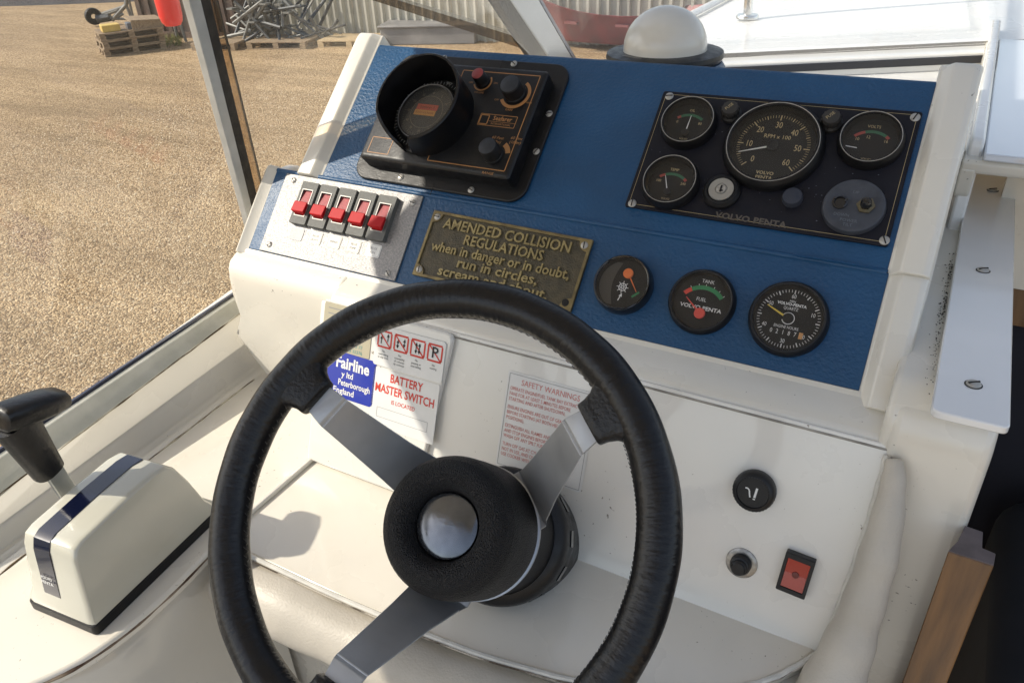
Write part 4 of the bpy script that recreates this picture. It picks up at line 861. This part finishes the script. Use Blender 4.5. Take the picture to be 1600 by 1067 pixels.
mb.text('7', .0062, .0095, -.0140, z, sx=.75); mb.arc(.0052, .0060, 200, 520, z + .0012, n=24); obj('markings', mb, WHITEPR, t)
mb = MB(); mb.box((.0148, -.0140, z), (.0036, .0062, .0003)); obj('counter_tenths', mb, mat('orange counter', (.55, .28, .10), .5), t)
needle(t, 156, .0235, z + .0006, YELPR, c=(0, 0), w=.0011, hub=.0050, hm=BLACKM)

# ================================================================== ECHO SOUNDER
es = thing('echo_sounder', 'black echo sounder with round hooded dial and copper lined control face', 'depth sounder', on(FU, 0, 0, .0013))
ec = (-.5335, .1005)
mb = MB(); mb.prism(rrect(-.5335, .1000, .249, .186, .022, 8), 0, .0045); obj('mounting_flange', mb, BLACKP, es, bevel=.0015)
mb = MB(); mb.box((-.532, .0072, .0046), (.0008, .0165, .0004)); mb.box((-.505, .185, .0046), (.0008, .015, .0004)); obj('flange_joint', mb, SLOT, es)
for px, py in ((694, 91), (803, 100), (858, 178), (838, 237), (736, 297), (626, 277)):
    x, y = at(FU, px, py, .006); screw(es, x, y, .0045, .0042)
bx = (-.5315, .0960, .211, .139)
mb = MB(); n_ = 7
o1 = rrect(bx[0], bx[1], bx[2] + .004, bx[3] + .004, .005); o2 = rrect(bx[0], bx[1], bx[2], bx[3], .004); o3 = rrect(bx[0], bx[1], bx[2] - .005, bx[3] - .005, .003)
mb.loft([[(x, y, .0042) for x, y in o1], [(x, y, .024) for x, y in o1], [(x, y, .0265) for x, y in o2], [(x, y, .0275) for x, y in o3]]); obj('case', mb, BLACKP, es, angle=30)
zf = .0277
mb = MB()                                                    # copper outline of the control field
x0, x1, y0, y1 = -.5375, -.4315, .0325, .1585
mb.rectline(x0, y0, x1, y1, .0011, zf); obj('copper_outline', mb, COPPER, es)
mb = MB(); mb.rectline(-.6285, .0325, -.597, .054, .0009, zf); mb.text('NAUTECH', .003, -.613, .0358, zf) if False else None; obj('copper_outline', mb, COPPER, es)
# hood: open cylinder with a gap lower left
hx_, hy_ = -.5540, .0905
def hood():
    mb = MB(); n = 70; a0, a1 = -90, 250; Ri, Ro = .0520, .0545
    z0 = zf - .001; secs = []
    for i in range(n + 1):
        a = R(a0 + (a1 - a0) * i / n); e = min(1, i / 1.5, (n - i) / 9); zt = z0 + .014 + (.031 + .004 * math.sin(a)) * e ** .7
        ca, sa = math.cos(a), math.sin(a); mm = .0012
        secs.append([(hx_ + Ro * ca, hy_ + Ro * sa, z0), (hx_ + (Ro + .0012) * ca, hy_ + (Ro + .0012) * sa, zt - mm), (hx_ + Ro * ca, hy_ + Ro * sa, zt), (hx_ + Ri * ca, hy_ + Ri * sa, zt), (hx_ + Ri * ca, hy_ + Ri * sa, z0)])
    mb.loft(secs); obj('hood', mb, mat('hood plastic', (.006, .006, .007), .3, spec=.4, var=.3, vscale=40, bump=.1, bscale=300), es, angle=40)
hood()
sd = bpy.data.objects.new('sounder_dial', None); C.objects.link(sd); sd.parent = es; sd.matrix_local = T(hx_ - .002, hy_ - .002, zf)
mb = MB(); mb.lathe([(.051, 0), (.0505, .004), (.039, .0075), (.0385, .013), (.0365, .0150), (.0350, .0145)], 56); obj('dial_ring', mb, BLACKP, sd)
mb = MB(); mb.disc(.0362, .0125, n=56); obj('dial', mb, mat('smoky dial', (.035, .035, .034), .3), sd)
mb = MB(); mb.tube([(.0372 * math.cos(2 * math.pi * i / 60), .0372 * math.sin(2 * math.pi * i / 60), .0150) for i in range(60)], .0006, 6, closed=True); obj('dial_rim', mb, mat('worn grey edge', (.2, .2, .2), .4, metal=.5), sd)
z = .0128; mb = MB(); mb.box((-.001, .0065, z), (.030, .0075, .0003)); obj('red_band', mb, mat('dull red print', (.33, .06, .035), .5), sd)
mb = MB(); mb.box((-.002, -.0012, z), (.030, .0072, .0003)); obj('orange_band', mb, mat('dull orange print', (.40, .19, .05), .5), sd)
mb = MB(); mb.text('Seafarer 3', .0052, -.001, .0063, z + .0003, bold=.01); mb.text('ECHO SOUNDER', .0034, -.002, -.0014, z + .0003); obj('lettering', mb, mat('dim print', (.10, .04, .02), .6), sd)
mb = MB()
for i in range(60): mb.tick(i * 6, .0305 if i % 5 else .0290, .0325, .0003, z)
for i in range(12): a = R(90 - i * 30); mb.text(str(i * 5), .0045, .0262 * math.cos(a), .0262 * math.sin(a), z, sx=.9)
mb.arc(.0218, .0222, 0, 360, z, n=48); obj('markings', mb, mat('dim grey print', (.20, .17, .12), .6), sd)
mb = MB()
for i in range(60): mb.tick(i * 6, .0425, .0458 if i % 5 else .0475, .0005, .0078)
mb.text('FEET', .0042, .012, .0445, .0079, rot=-.25); mb.text('FATHOMS', .0042, .0305, .0345, .0079, rot=-.85); obj('outer_markings', mb, mat('pale outer print', (.42, .42, .40), .6), sd)
mb = MB(); mb.disc(.0352, .0150, n=48); obj('glass', mb, LENS, sd)
# knobs
def knob(px, py, h, r, mt, mtop, arc_, name):
    x, y = at(FU, px, py, .0013 + zf + h); mb = MB(); prof = [(r * 1.08, 0), (r * 1.08, h * .15), (r, h * .2), (r * .96, h * .92), (r * .86, h), (0, h)]
    mb.lathe(prof, 26); o = obj(name, mb, mt, es, label=None); o.matrix_local = T(x, y, zf)
    for k in range(14): pass
    mb = MB(); mb.lathe([(r * .9, h + .0001), (r * .8, h + .0006), (0, h + .0006)], 26); obj('knob_cap', mb, mtop, o)
    mb = MB(); a0, a1, w = arc_; mb.arc(r * 1.25, r * 1.25 + w, a0, a1, .0003, n=24); obj('copper_arc', mb, COPPER, o); return x, y
bakel = mat('knob grey black', (.022, .027, .036), .5, var=.3, vscale=200)
x, y = knob(746, 115, .017, .0082, BLACKM, mat('dull red cap', (.30, .05, .05), .5), (-160, 40, .002), 'knob')
xb, yb = knob(796, 131, .020, .0125, BLACKM, bakel, (-150, 60, .004), 'knob'); xc, yc = knob(761, 228, .020, .0115, BLACKM, bakel, (15, 60, .006), 'knob')
mb = MB(); mb.text('OFF', .0034, x - .0165, y - .002, zf); mb.text('ON', .0034, x + .0175, y, zf); mb.text('VOLUME', .0034, x, y - .0145, zf); mb.text('OFF', .0034, xb - .022, yb - .010, zf); mb.text('MAX', .0034, xb + .0215, yb - .010, zf); mb.text('GAIN', .0040, xb - .001, yb - .0215, zf)
mb.text('60 Feet', .0052, xc - .0035, yc + .0225, zf, shear=.2); mb.text('(18m)', .0052, xc - .0035, yc + .017, zf, shear=.2); mb.text('60 Fms', .0052, xc + .0205, yc + .0245, zf, shear=.2); mb.text('(108m)', .0052, xc + .0205, yc + .019, zf, shear=.2); mb.text('RANGE', .0046, xc + .001, yc - .0235, zf)
obj('control_print', mb, COPPER, es); mb = MB()
lx, ly = at(FU, 777, 189, .029); mb.rectline(lx - .0245, ly - .0075, lx + .0245, ly + .0075, .0008, zf); mb.rectline(lx - .0235, ly - .006, lx - .0125, ly + .006, .0014, zf); mb.text('Seafarer', .0080, lx + .006, ly + .0028, zf, bold=.02, sx=.95); mb.text('INTERNATIONAL', .0036, lx + .006, ly - .0045, zf, sx=.95); mb.line((lx - .011, ly - .0015), (lx + .024, ly - .0015), .0005, zf)
obj('maker_logo', mb, COPPER, es)

# ================================================================== SWITCH PANEL
sp = thing('switch_panel', 'mottled aluminium switch panel with five red rocker switches at the left of the dash', 'switch panel', on(FL, 0, 0, .0014))
u0 = (at(FL, 455, 268, .003)[0] + at(FL, 400, 390, .003)[0]) / 2; u1 = (at(FL, 660, 310, .003)[0] + at(FL, 617, 440, .003)[0]) / 2
pw = u1 - u0 - .0; pc = (u0 + u1) / 2
v0_, v1_ = -.1125, -.0025
mb = MB(); mb.prism(rrect(pc, (v0_ + v1_) / 2, pw, v1_ - v0_, .0008, 2), 0, .0022); obj('plate', mb, PLATE, sp, bevel=.0004)
for px, py in ((459, 282), (645, 317), (421, 382), (606, 427)): x, y = at(FL, px, py, .004); screw(sp, x, y, .0022, .0040)
proto = None
lab = ['', 'INSTR LIGHTS', 'WIPERS', 'BILGE PUMP', 'BILGE FAN']
for i in range(5):
    x = -.7125 + i * .0315; y = -.0405; mb = MB(); mb.frameprism(rrect(0, 0, .0272, .0580, .0012, 2), rrect(0, .000, .0165, .0360, .0005, 2), 0, .0075)
    o = obj('switch_body', mb, GREYP, sp, bevel=.0008); o.matrix_local = T(x, y, .0022)
    mb = MB(); mb.frameprism(rrect(0, 0, .0180, .0372, .0004, 2), rrect(0, 0, .0160, .0350, .0004, 2), .0070, .0082); obj('chrome_surround', mb, mat('thin bright line', (.30, .28, .26), .45, metal=.2), o)
    mb = MB(); mb.loft([[(-.0078, .0172, .0045), (.0078, .0172, .0045), (.0078, .0172, -.001), (-.0078, .0172, -.001)], [(-.0078, -.003, .0078), (.0078, -.003, .0078), (.0078, -.003, -.001), (-.0078, -.003, -.001)]]); obj('rocker_face', mb, REDP, o)
    mb = MB(); mb.loft([[(-.0080, -.0015, .0060), (.0080, -.0015, .0060), (.0080, -.0168, .0060), (-.0080, -.0168, .0060)], [(-.0108, .0, .0130), (.0108, .0, .0130), (.0108, -.0145, .0150), (-.0108, -.0145, .0150)]]); obj('rocker_toe', mb, RED, o, bevel=.0011)
    y = -.0815; w = .0215; mb = MB(); mb.prism(rrect(0, 0, w, .0165, .002, 4), 0, .0006); q = obj('label_plate', mb, mat('worn label' if i else 'dark blank label', (.36, .35, .32) if i else (.20, .20, .21), .45, metal=.1, var=.15, vscale=300) if i < 4 else WHITEST, sp); q.matrix_local = T(x, y, .0022)
    if lab[i]:
        mb = MB(); ws_ = lab[i].split(); 
        for k, s_ in enumerate(ws_): mb.text(s_, .0042, 0, (.0025 if len(ws_) > 1 else 0) - k * .0052, .0008, sx=.95)
        mb.rectline(-w / 2 + .0012, -.0070, w / 2 - .0012, .0070, .0003, .0008); obj('lettering', mb, GREYPR, q)

# ================================================================== BRASS PLAQUE
pw_, ph_ = .2085, .0825
cpx = [at(FL, *p, .003) for p in ((680, 331), (927, 378), (893, 487), (645, 427))]; cx = sum(p[0] for p in cpx) / 4; cy = sum(p[1] for p in cpx) / 4
pq = thing('brass_plaque', 'aged brass plaque with raised letters reading Amended Collision Regulations', 'plaque', on(FL, cx, cy, .0014, R(-.6)))
mb = MB(); mb.prism(rrect(0, 0, pw_, ph_, .001, 2), 0, .0022); obj('ground_plate', mb, BRASSD, pq)
inn = []
a, b, k = pw_ / 2 - .0045, ph_ / 2 - .0045, .011
for sx_, sy_, a0 in ((1, 1, 0), (-1, 1, 90), (-1, -1, 180), (1, -1, 270)):
    cx_, cy_ = sx_ * (a + .001), sy_ * (b + .001)
    arcp = [(cx_ + k * math.cos(R(a0 + 270 - 90 * i / 6)), cy_ + k * math.sin(R(a0 + 270 - 90 * i / 6))) for i in range(7)]
    arcp = [p for p in arcp]; inn += arcp
out_ = []
for x, y in inn:
    sx_, sy_ = (1 if x > 0 else -1), (1 if y > 0 else -1); out_.append((x, y))
# outer outline matched point for point
out_ = []
for q in range(4):
    sx_, sy_ = ((1, 1), (-1, 1), (-1, -1), (1, -1))[q]
    for i in range(7):
        t_ = i / 6; X, Y = pw_ / 2 * sx_, ph_ / 2 * sy_
        first_v = q in (0, 2)
        if first_v: p = (X, Y - sy_ * .010 * max(0, 1 - 2 * t_)) if t_ < .5 else (X - sx_ * .010 * (2 * t_ - 1), Y)
        else: p = (X - sx_ * .010 * max(0, 1 - 2 * t_), Y) if t_ < .5 else (X, Y - sy_ * .010 * (2 * t_ - 1))
        out_.append(p)
mb = MB(); mb.frameprism(out_, inn, 0, .0042); obj('raised_border', mb, BRASS, pq, bevel=.0006)
mb = MB()
for s_, sz, x, y, w in (('AMENDED COLLISION', .0175, -.001, .0273, .172), ('REGULATIONS', .0170, .001, .0122, .107), ('when in danger or in doubt,', .0165, 0, -.0022, .187), ('run in circles,', .0165, .003, -.0158, .108), ('scream and shout.', .0165, .001, -.0295, .148)):
    mb.text(s_, sz, x, y, .0030, bold=.016, width=w * .97, depth=.0024)
obj('raised_lettering', mb, BRASSL, pq)
for sx_, sy_ in ((1, 1), (-1, 1), (-1, -1)): screw(pq, sx_ * (pw_ / 2 - .0078), sy_ * (ph_ / 2 - .0078), .0040, .0042)
mb = MB(); mb.lathe([(.0042, .0044), (.0026, .0044), (.0024, .0046)], 20, c=(pw_ / 2 - .0085, -ph_ / 2 + .0085)); mb.disc(.0024, .0045, (pw_ / 2 - .0085, -ph_ / 2 + .0085), 16); obj('screw_hole', mb, SLOT, pq)

# ================================================================== LOWER BOARD FITTINGS
u, v = at(FW, 1176, 770, .012); t = thing('cigar_lighter', 'round black knurled lighter knob with white cigarette symbol', 'lighter', on(FW, u, v, 0, R(-5)))
mb = MB(); n_ = 72; secs = []
for r_, z in ((.0192, 0), (.0192, .004), (.0186, .0095), (.0172, .012), (.0148, .0123), (.0140, .0108), (.0, .0108)):
    secs.append([((r_ * (1 + (.022 if (k % 2 and .003 < z < .0119) else 0))) * math.cos(2 * math.pi * k / n_), (r_ * (1 + (.022 if (k % 2 and .003 < z < .0119) else 0))) * math.sin(2 * math.pi * k / n_), z) for k in range(n_)])
mb.loft(secs, cap=False); obj('knob', mb, BLACKP, t, angle=60)
mb = MB(); mb.box((.0025, .0006, .0110), (.0020, .0095, .0002)); mb.box((.0025, -.0056, .0110), (.0020, .0012, .0002))
sm = [(-.0075 + .0, .0020), (-.0055, .0025), (-.0035, .0010), (-.0022, -.0030), (-.0012, -.0052)]
for a_, b_ in zip(sm, sm[1:]): mb.line(a_, b_, .0013, .0111)
obj('cigarette_symbol', mb, WHITEPR, t)
u, v = at(FW, 1158, 880, .002); t = thing('push_button', 'small black push button on a worn chrome ring', 'button', on(FW, u, v, 0))
mb = MB(); mb.lathe([(.0148, 0), (.0146, .0012), (.0125, .0020), (.0095, .0018)], 36); obj('ring', mb, mat('worn silver ring', (.42, .40, .37), .35, metal=.8, var=.5, vscale=180), t)
mb = MB(); mb.lathe([(.0098, .001), (.0096, .008), (.0084, .0100), (.0070, .0104), (.0067, .0155), (.0056, .0168), (0, .0170)], 28); obj('plunger', mb, BLACKP, t)
u, v = at(FW, 1243, 898, .007); t = thing('rocker_switch', 'red rocker switch in a black frame below the lighter', 'switch', on(FW, u, v, 0, R(-3)))
mb = MB(); mb.frameprism(rrect(0, 0, .0260, .0385, .001, 2), rrect(0, 0, .0200, .0300, .0005, 2), 0, .0085); mb.box((0, .0165, .005), (.0255, .005, .009)); obj('switch_frame', mb, BLACKP, t, bevel=.0006)
mb = MB(); mb.loft([[(-.0098, .0145, .003), (.0098, .0145, .003), (.0098, .0145, .0095), (-.0098, .0145, .0095)], [(-.0098, .0, .003), (.0098, .0, .003), (.0098, .0, .0068), (-.0098, .0, .0068)], [(-.0098, -.0145, .003), (.0098, -.0145, .003), (.0098, -.0145, .0075), (-.0098, -.0145, .0075)]]); obj('rocker', mb, mat('dull red translucent plastic', (.36, .030, .018), .25, coat=.4), t, angle=10)
mb = MB(); mb.lathe([(.0032, .0068), (.0030, .0080), (0, .0082)], 20); obj('rocker_dimple', mb, mat('dark red dimple', (.13, .02, .015), .4), t)

# ================================================================== COMPASS
cpb = hy(1038, 92, .945); t = thing('compass', 'white domed compass cover on a black ring behind the dash top', 'compass', Matrix.Translation((cpb.x, cpb.y, -.190)))
mb = MB(); mb.lathe([(.0500 * math.cos(R(a)), .002 + .046 * math.sin(R(a))) for a in range(0, 90, 6)] + [(0, .048)], 48); mb.lathe([(.0500, .002), (.0505, -.003)], 48); obj('dome', mb, DOME, t)
mb = MB(); mb.lathe([(.068, -.014), (.0712, -.009), (.070, -.004), (.062, -.002), (.049, -.002)], 56); obj('ring', mb, BLACKP, t)
mb = MB(); mb.lathe([(.074, -.08), (.0735, -.022), (.069, -.015), (.05, -.014)], 56); obj('base', mb, BLUE, t)
mb = MB(); mb.arc(.0505 + .004, .0505 + .009, 232, 262, -.0016, n=12); obj('label_strip', mb, mat('grey engraved strip', (.14, .13, .12), .4), t)

# ================================================================== THROTTLE
FT = Matrix.Translation((-.667, .217, SH)) @ Matrix.Rotation(R(6), 4, 'Z')
th = thing('throttle_control', 'cream single lever throttle box with navy stripe on the side shelf', 'throttle', FT)
mb = MB(); mb.prism(poly_round([(-.047, -.005), (.047, -.005), (.047, .178), (-.047, .178)], .006, 4), .0003, .012); obj('base_plinth', mb, BLACKM, th, bevel=.001)
def boxsec(s, z0=.012, n=5):
    """s = scale along the side profile; returns outline in x for given (y,z)"""
prof = [(-.004, .012), (-.0035, .018), (.001, .030), (.011, .084), (.0155, .0935), (.024, .0968), (.075, .1015), (.120, .1035), (.135, .101), (.145, .090), (.154, .066), (.163, .032), (.170, .0185), (.176, .0165), (.176, .012)]
prof = [(y, z) for y, z in prof]
secs = []
for x, ins, dz in ((-.046, .0, -1), (-.0435, 0, 0), (-.0385, .0, 1), (.0385, 0, 1), (.0435, 0, 0), (.046, 0, -1)): pass
def half(x_b, x_t, pz): k = (pz - .012) / .09; return x_b + (x_t - x_b) * max(0, k)
rows = []
for (y, z) in prof:
    wb = .0458 if z < .02 else .0430; wt = .0350; w = wb + (wt - wb) * max(0, (z - .012)) / .09
    rows.append((y, z, w))
mb = MB(); cyc, czc = .085, .03; secs = []
for f in (-1, -.93, -.82, 0, .82, .93, 1):
    e = {1: .965, .93: .99, .82: 1, 0: 1.0}[abs(f)]
    secs.append([(w * f, cyc + (y - cyc) * e, .012 + (z - .012) * e) for y, z, w in rows])
mb.loft(secs); obj('cover', mb, CONTROL, th, angle=50, bevel=.0009)
# navy stripe: follows the aft face and the top
def stripe(x0, x1, m, pts_, off): 
    mb = MB(); s2 = []
    for (y, z), (ny_, nz_) in pts_: s2.append([(x0, y + ny_ * off, z + nz_ * off), (x1, y + ny_ * off, z + nz_ * off), (x1, y - ny_ * .002, z - nz_ * .002), (x0, y - ny_ * .002, z - nz_ * .002)])
    mb.loft(s2); return obj('stripe', mb, m, th, bevel=.0003)
aft = [((.0015, .030), (-1, .18)), ((.0105, .082), (-1, .2)), ((.0150, .0925), (-.7, .7)), ((.022, .0962), (-.15, 1)), ((.075, .1015), (-.05, 1)), ((.120, .1035), (0, 1)), ((.134, .1015), (.3, .95))]
stripe(-.019, .0035, NAVY, aft, .0010)
mb = MB(); yz = lambda q: (-.0015 + q * .0, .0)
Mx = Matrix.Translation((-.008, .0036, .049)) @ Matrix.Rotation(R(80), 4, 'X'); mb = MB(Mx); mb.text('VOLVO', .0050, 0, .0032, .0016, bold=.015, width=.0165); mb.text('PENTA', .0050, 0, -.0028, .0016, bold=.015, width=.0165); obj('lettering', mb, WHITEPR, th)
# lever
LV = bpy.data.objects.new('lever', None); C.objects.link(LV); LV.parent = th
mb = MB(); mb.loft([[(x, y, z) for x, y in ((-.0505, .098 + dy), (-.0505, .117 + dy), (-.056, .117 + dy), (-.056, .098 + dy))] for z, dy in ((.05, -.022), (.085, -.029), (.130, -.034))]); obj('lever_arm', mb, ALU, LV, bevel=.0008)
mb = MB(); n_ = 24; secs = []
def superell(cx, cy, z, a, b, n=24, e=2.6, M=None):
    o = []
    for i in range(n):
        t_ = 2 * math.pi * i / n; c_, s_ = math.cos(t_), math.sin(t_); p = Vector((a * abs(c_) ** (2 / e) * (1 if c_ > 0 else -1), b * abs(s_) ** (2 / e) * (1 if s_ > 0 else -1), 0))
        if M: p = M @ p
        o.append((cx + p.x, cy + p.y, z + p.z))
    return o
Mt = Matrix.Rotation(R(12), 3, 'X')
for k in range(12):
    q = k / 11; z = .121 + q * .072; cy_ = .0705 - q * .010; a = .0138 + .0030 * q; b = .0152 + .0055 * q + .003 * max(0, q - .7)
    if k == 0: secs.append(superell(-.0535, cy_, z - .0015, a * .8, b * .8, M=Mt))
    secs.append(superell(-.0535 - .001 * q, cy_ + .001 * q, z - .002 * q, a, b, M=Mt))
mb.loft(secs); obj('grip', mb, LEATHER2, LV, angle=60)
mb = MB(Matrix.Translation((-.0520, .0770, .1945)) @ Matrix.Rotation(R(-14), 4, 'X') @ Matrix.Rotation(R(4), 4, 'Y'))
secs = []
for k, (y, a, b) in enumerate(((-.030, .012, .008), (-.0285, .0155, .0115), (-.023, .0170, .0132), (0, .0178, .0135), (.018, .0175, .0128), (.034, .0165, .0095), (.0365, .0140, .0065))):
    secs.append([(p[0], y, p[1]) for p in superell(0, 0, 0, a, b, e=3)])
mb.loft([[(x, y, z) for x, y, z in s] for s in secs]); obj('grip_head', mb, LEATHER2, LV, angle=50)

# ================================================================== STEERING WHEEL
tt, ya = .7549, .1544
n_w = Vector((math.sin(ya) * math.sin(tt), -math.sin(tt) * math.cos(ya), math.cos(tt))); u_w = Vector((math.cos(ya), math.sin(ya), 0)); v_w = n_w.cross(u_w)
Cw = Vector((-.2823, .3352, -.4133))
FWh = Matrix(((u_w.x, v_w.x, n_w.x, Cw.x), (u_w.y, v_w.y, n_w.y, Cw.y), (u_w.z, v_w.z, n_w.z, Cw.z), (0, 0, 0, 1)))
sw_ = thing('steering_wheel', 'black leather wrapped three spoke steering wheel with padded hub', 'steering wheel', FWh)
# rim with UVs so that the leather creases run round the tube
def rimmesh():
    NA, NT = 240, 24; Rm, r = .1735, .0160; vs = []; fs = []; uv = []
    for i in range(NA):
        a = 2 * math.pi * i / NA
        for j in range(NT):
            b = 2 * math.pi * j / NT; rr = r * (1 + .012 * math.sin(9 * a) + .01 * math.sin(23 * a + 2 * b))
            # slight crease at the inner back seam
            if abs(((b - math.pi + math.pi) % (2 * math.pi)) - math.pi) < .14: rr *= .965
            d = Rm + rr * math.cos(b); vs.append((d * math.cos(a), d * math.sin(a), rr * 1.04 * math.sin(b)))
    for i in range(NA):
        for j in range(NT):
            i2, j2 = (i + 1) % NA, (j + 1) % NT; fs.append((i * NT + j, i2 * NT + j, i2 * NT + j2, i * NT + j2))
            uv += [(i / NA, j / NT), ((i + 1) / NA, j / NT), ((i + 1) / NA, (j + 1) / NT), (i / NA, (j + 1) / NT)]
    me = bpy.data.meshes.new('rim'); me.from_pydata(vs, [], fs); l = me.uv_layers.new(name='UVMap')
    for k, q in enumerate(uv): l.data[k].uv = q
    for p in me.polygons: p.use_smooth = True
    me.materials.append(LEATHER); o = bpy.data.objects.new('rim', me); C.objects.link(o); o.parent = sw_
rimmesh()
# stitching on the inner side
mb = MB(); Rm, r = .1735, .0160
for i in range(300):
    a = 2 * math.pi * i / 300; b1, b2 = R(166), R(178)
    if i % 2: b1, b2 = R(186), R(176)
    p = [((Rm + (r + .0002) * math.cos(b)) * math.cos(a + da), (Rm + (r + .0002) * math.cos(b)) * math.sin(a + da), r * 1.04 * math.sin(b)) for b, da in ((b1, 0), (b2, .012))]
    mb.tube(p, .00035, 4)
o = obj('stitching', mb, mat('waxed thread', (.05, .048, .045), .35), sw_); o['kind'] = 'stuff'
def polar(a, r_, s=0, w=0): a = R(a); return (r_ * math.cos(a) - w * math.sin(a), r_ * math.sin(a) + w * math.cos(a), s)
HO = -.006                                                  # hub hangs a little below the rim centre
for a in (150, 40, -106):
    # leather ear wrapping the spoke end
    mb = MB(); secs = []
    for r_, w, t_ in ((.176, .034, .0120), (.166, .033, .0125), (.160, .0265, .0118), (.153, .0205, .0100), (.1465, .0180, .0086), (.1405, .0172, .0080), (.1395, .0160, .0066)):
        secs.append([polar(a, r_, p[1], p[0]) for p in superell(0, 0, 0, w, t_, n=24, e=3.4)])
    mb.loft(secs); obj('spoke_sleeve', mb, mat('smooth black leather', (.006, .006, .007), .36, bump=.9, bscale=330, var=.3, vscale=30, spec=.42), sw_, angle=60)
    mb = MB(); secs = []
    for r_, w, s in ((.150, .0128, -.0015), (.138, .0135, -.002), (.1265, .0150, -.0055), (.1255, .0151, -.0067), (.115, .0165, -.024), (.085, .0205, -.071), (.066, .0245, -.104), (.060, .027, -.1145), (.045, .028, -.116)):
        tilt = (0, 0); secs.append([polar(a, r_, s, w), polar(a, r_, s, -w), polar(a, r_ - (.0025 if .06 < r_ < .126 else 0), s - (.0015 if .06 < r_ < .126 else .003), -w), polar(a, r_ - (.0025 if .06 < r_ < .126 else 0), s - (.0015 if .06 < r_ < .126 else .003), w)])
    hub_shift = Matrix()
    vs = []
    mb.loft([[(x, y + HO * max(0, min(1, (.13 - math.hypot(x, y)) / .06)), z) for x, y, z in s] for s in secs]); obj('spoke', mb, SPOKE, sw_, bevel=.0006)
mb = MB(); mb.lathe([(.0265, -.050), (.0275, -.046), (.0300, -.037), (.0345, -.0315), (.0405, -.0300), (.0470, -.0320), (.0530, -.0375), (.0568, -.0450), (.0585, -.055), (.0598, -.085), (.0600, -.109), (.058, -.114)], 64, c=(0, HO)); obj('hub_pad', mb, PADBLK, sw_, angle=60)
mb = MB(); mb.lathe([(.0272, -.0490), (.0262, -.0440), (.0225, -.0425), (.0150, -.0413), (.007, -.0407), (0, -.0406)], 48, c=(0, HO)); obj('hub_cap', mb, MIRROR, sw_)
mb = MB(); mb.lathe([(.0575, -.1135), (.0608, -.1145), (.0608, -.1175), (.056, -.1185)], 56, c=(0, HO)); obj('hub_ring', mb, ALU, sw_)
mb = MB(); mb.lathe([(.0545, -.118), (.0560, -.150), (.0570, -.190), (.0570, -.2)], 56, c=(0, HO)); obj('column_housing', mb, BLACKM, sw_)
mb = MB(); mb.lathe([(.0575, -.186), (.0655, -.190), (.0680, -.196), (.0685, -.206), (.0665, -.212), (.0665, -.31)], 56, c=(0, HO)); obj('column_base', mb, BLACKP, sw_, angle=50)
mb = MB()
for k in range(12): a = R(k * 30 + 10); mb.box((0, 0, 0), (.0012, .016, .010), Matrix.Translation((.0672 * math.cos(a), HO + .0672 * math.sin(a), -.222)) @ Matrix.Rotation(a, 4, 'Z'))
obj('base_slot', mb, GLOSSB, sw_)

# ================================================================== FENDER HUNG OUTSIDE
fp = hx(268, 30, -1.15); t = thing('red_fender', 'bright red fender hanging outside the side window near the post', 'fender', Matrix.Translation(fp))
mb = MB(); mb.lathe([(0, -.012), (.012, -.010), (.0165, -.004), (.0185, .006), (.0190, .03), (.0190, .16), (.012, .185), (.006, .19)], 28); o = obj('body', mb, mat('bright red vinyl', (.75, .02, .015), .35, coat=.3), t)
mb = MB(); mb.tube([(0, 0, .19), (0, .01, .5)], .003, 6); obj('lanyard', mb, WHITEPR, t)
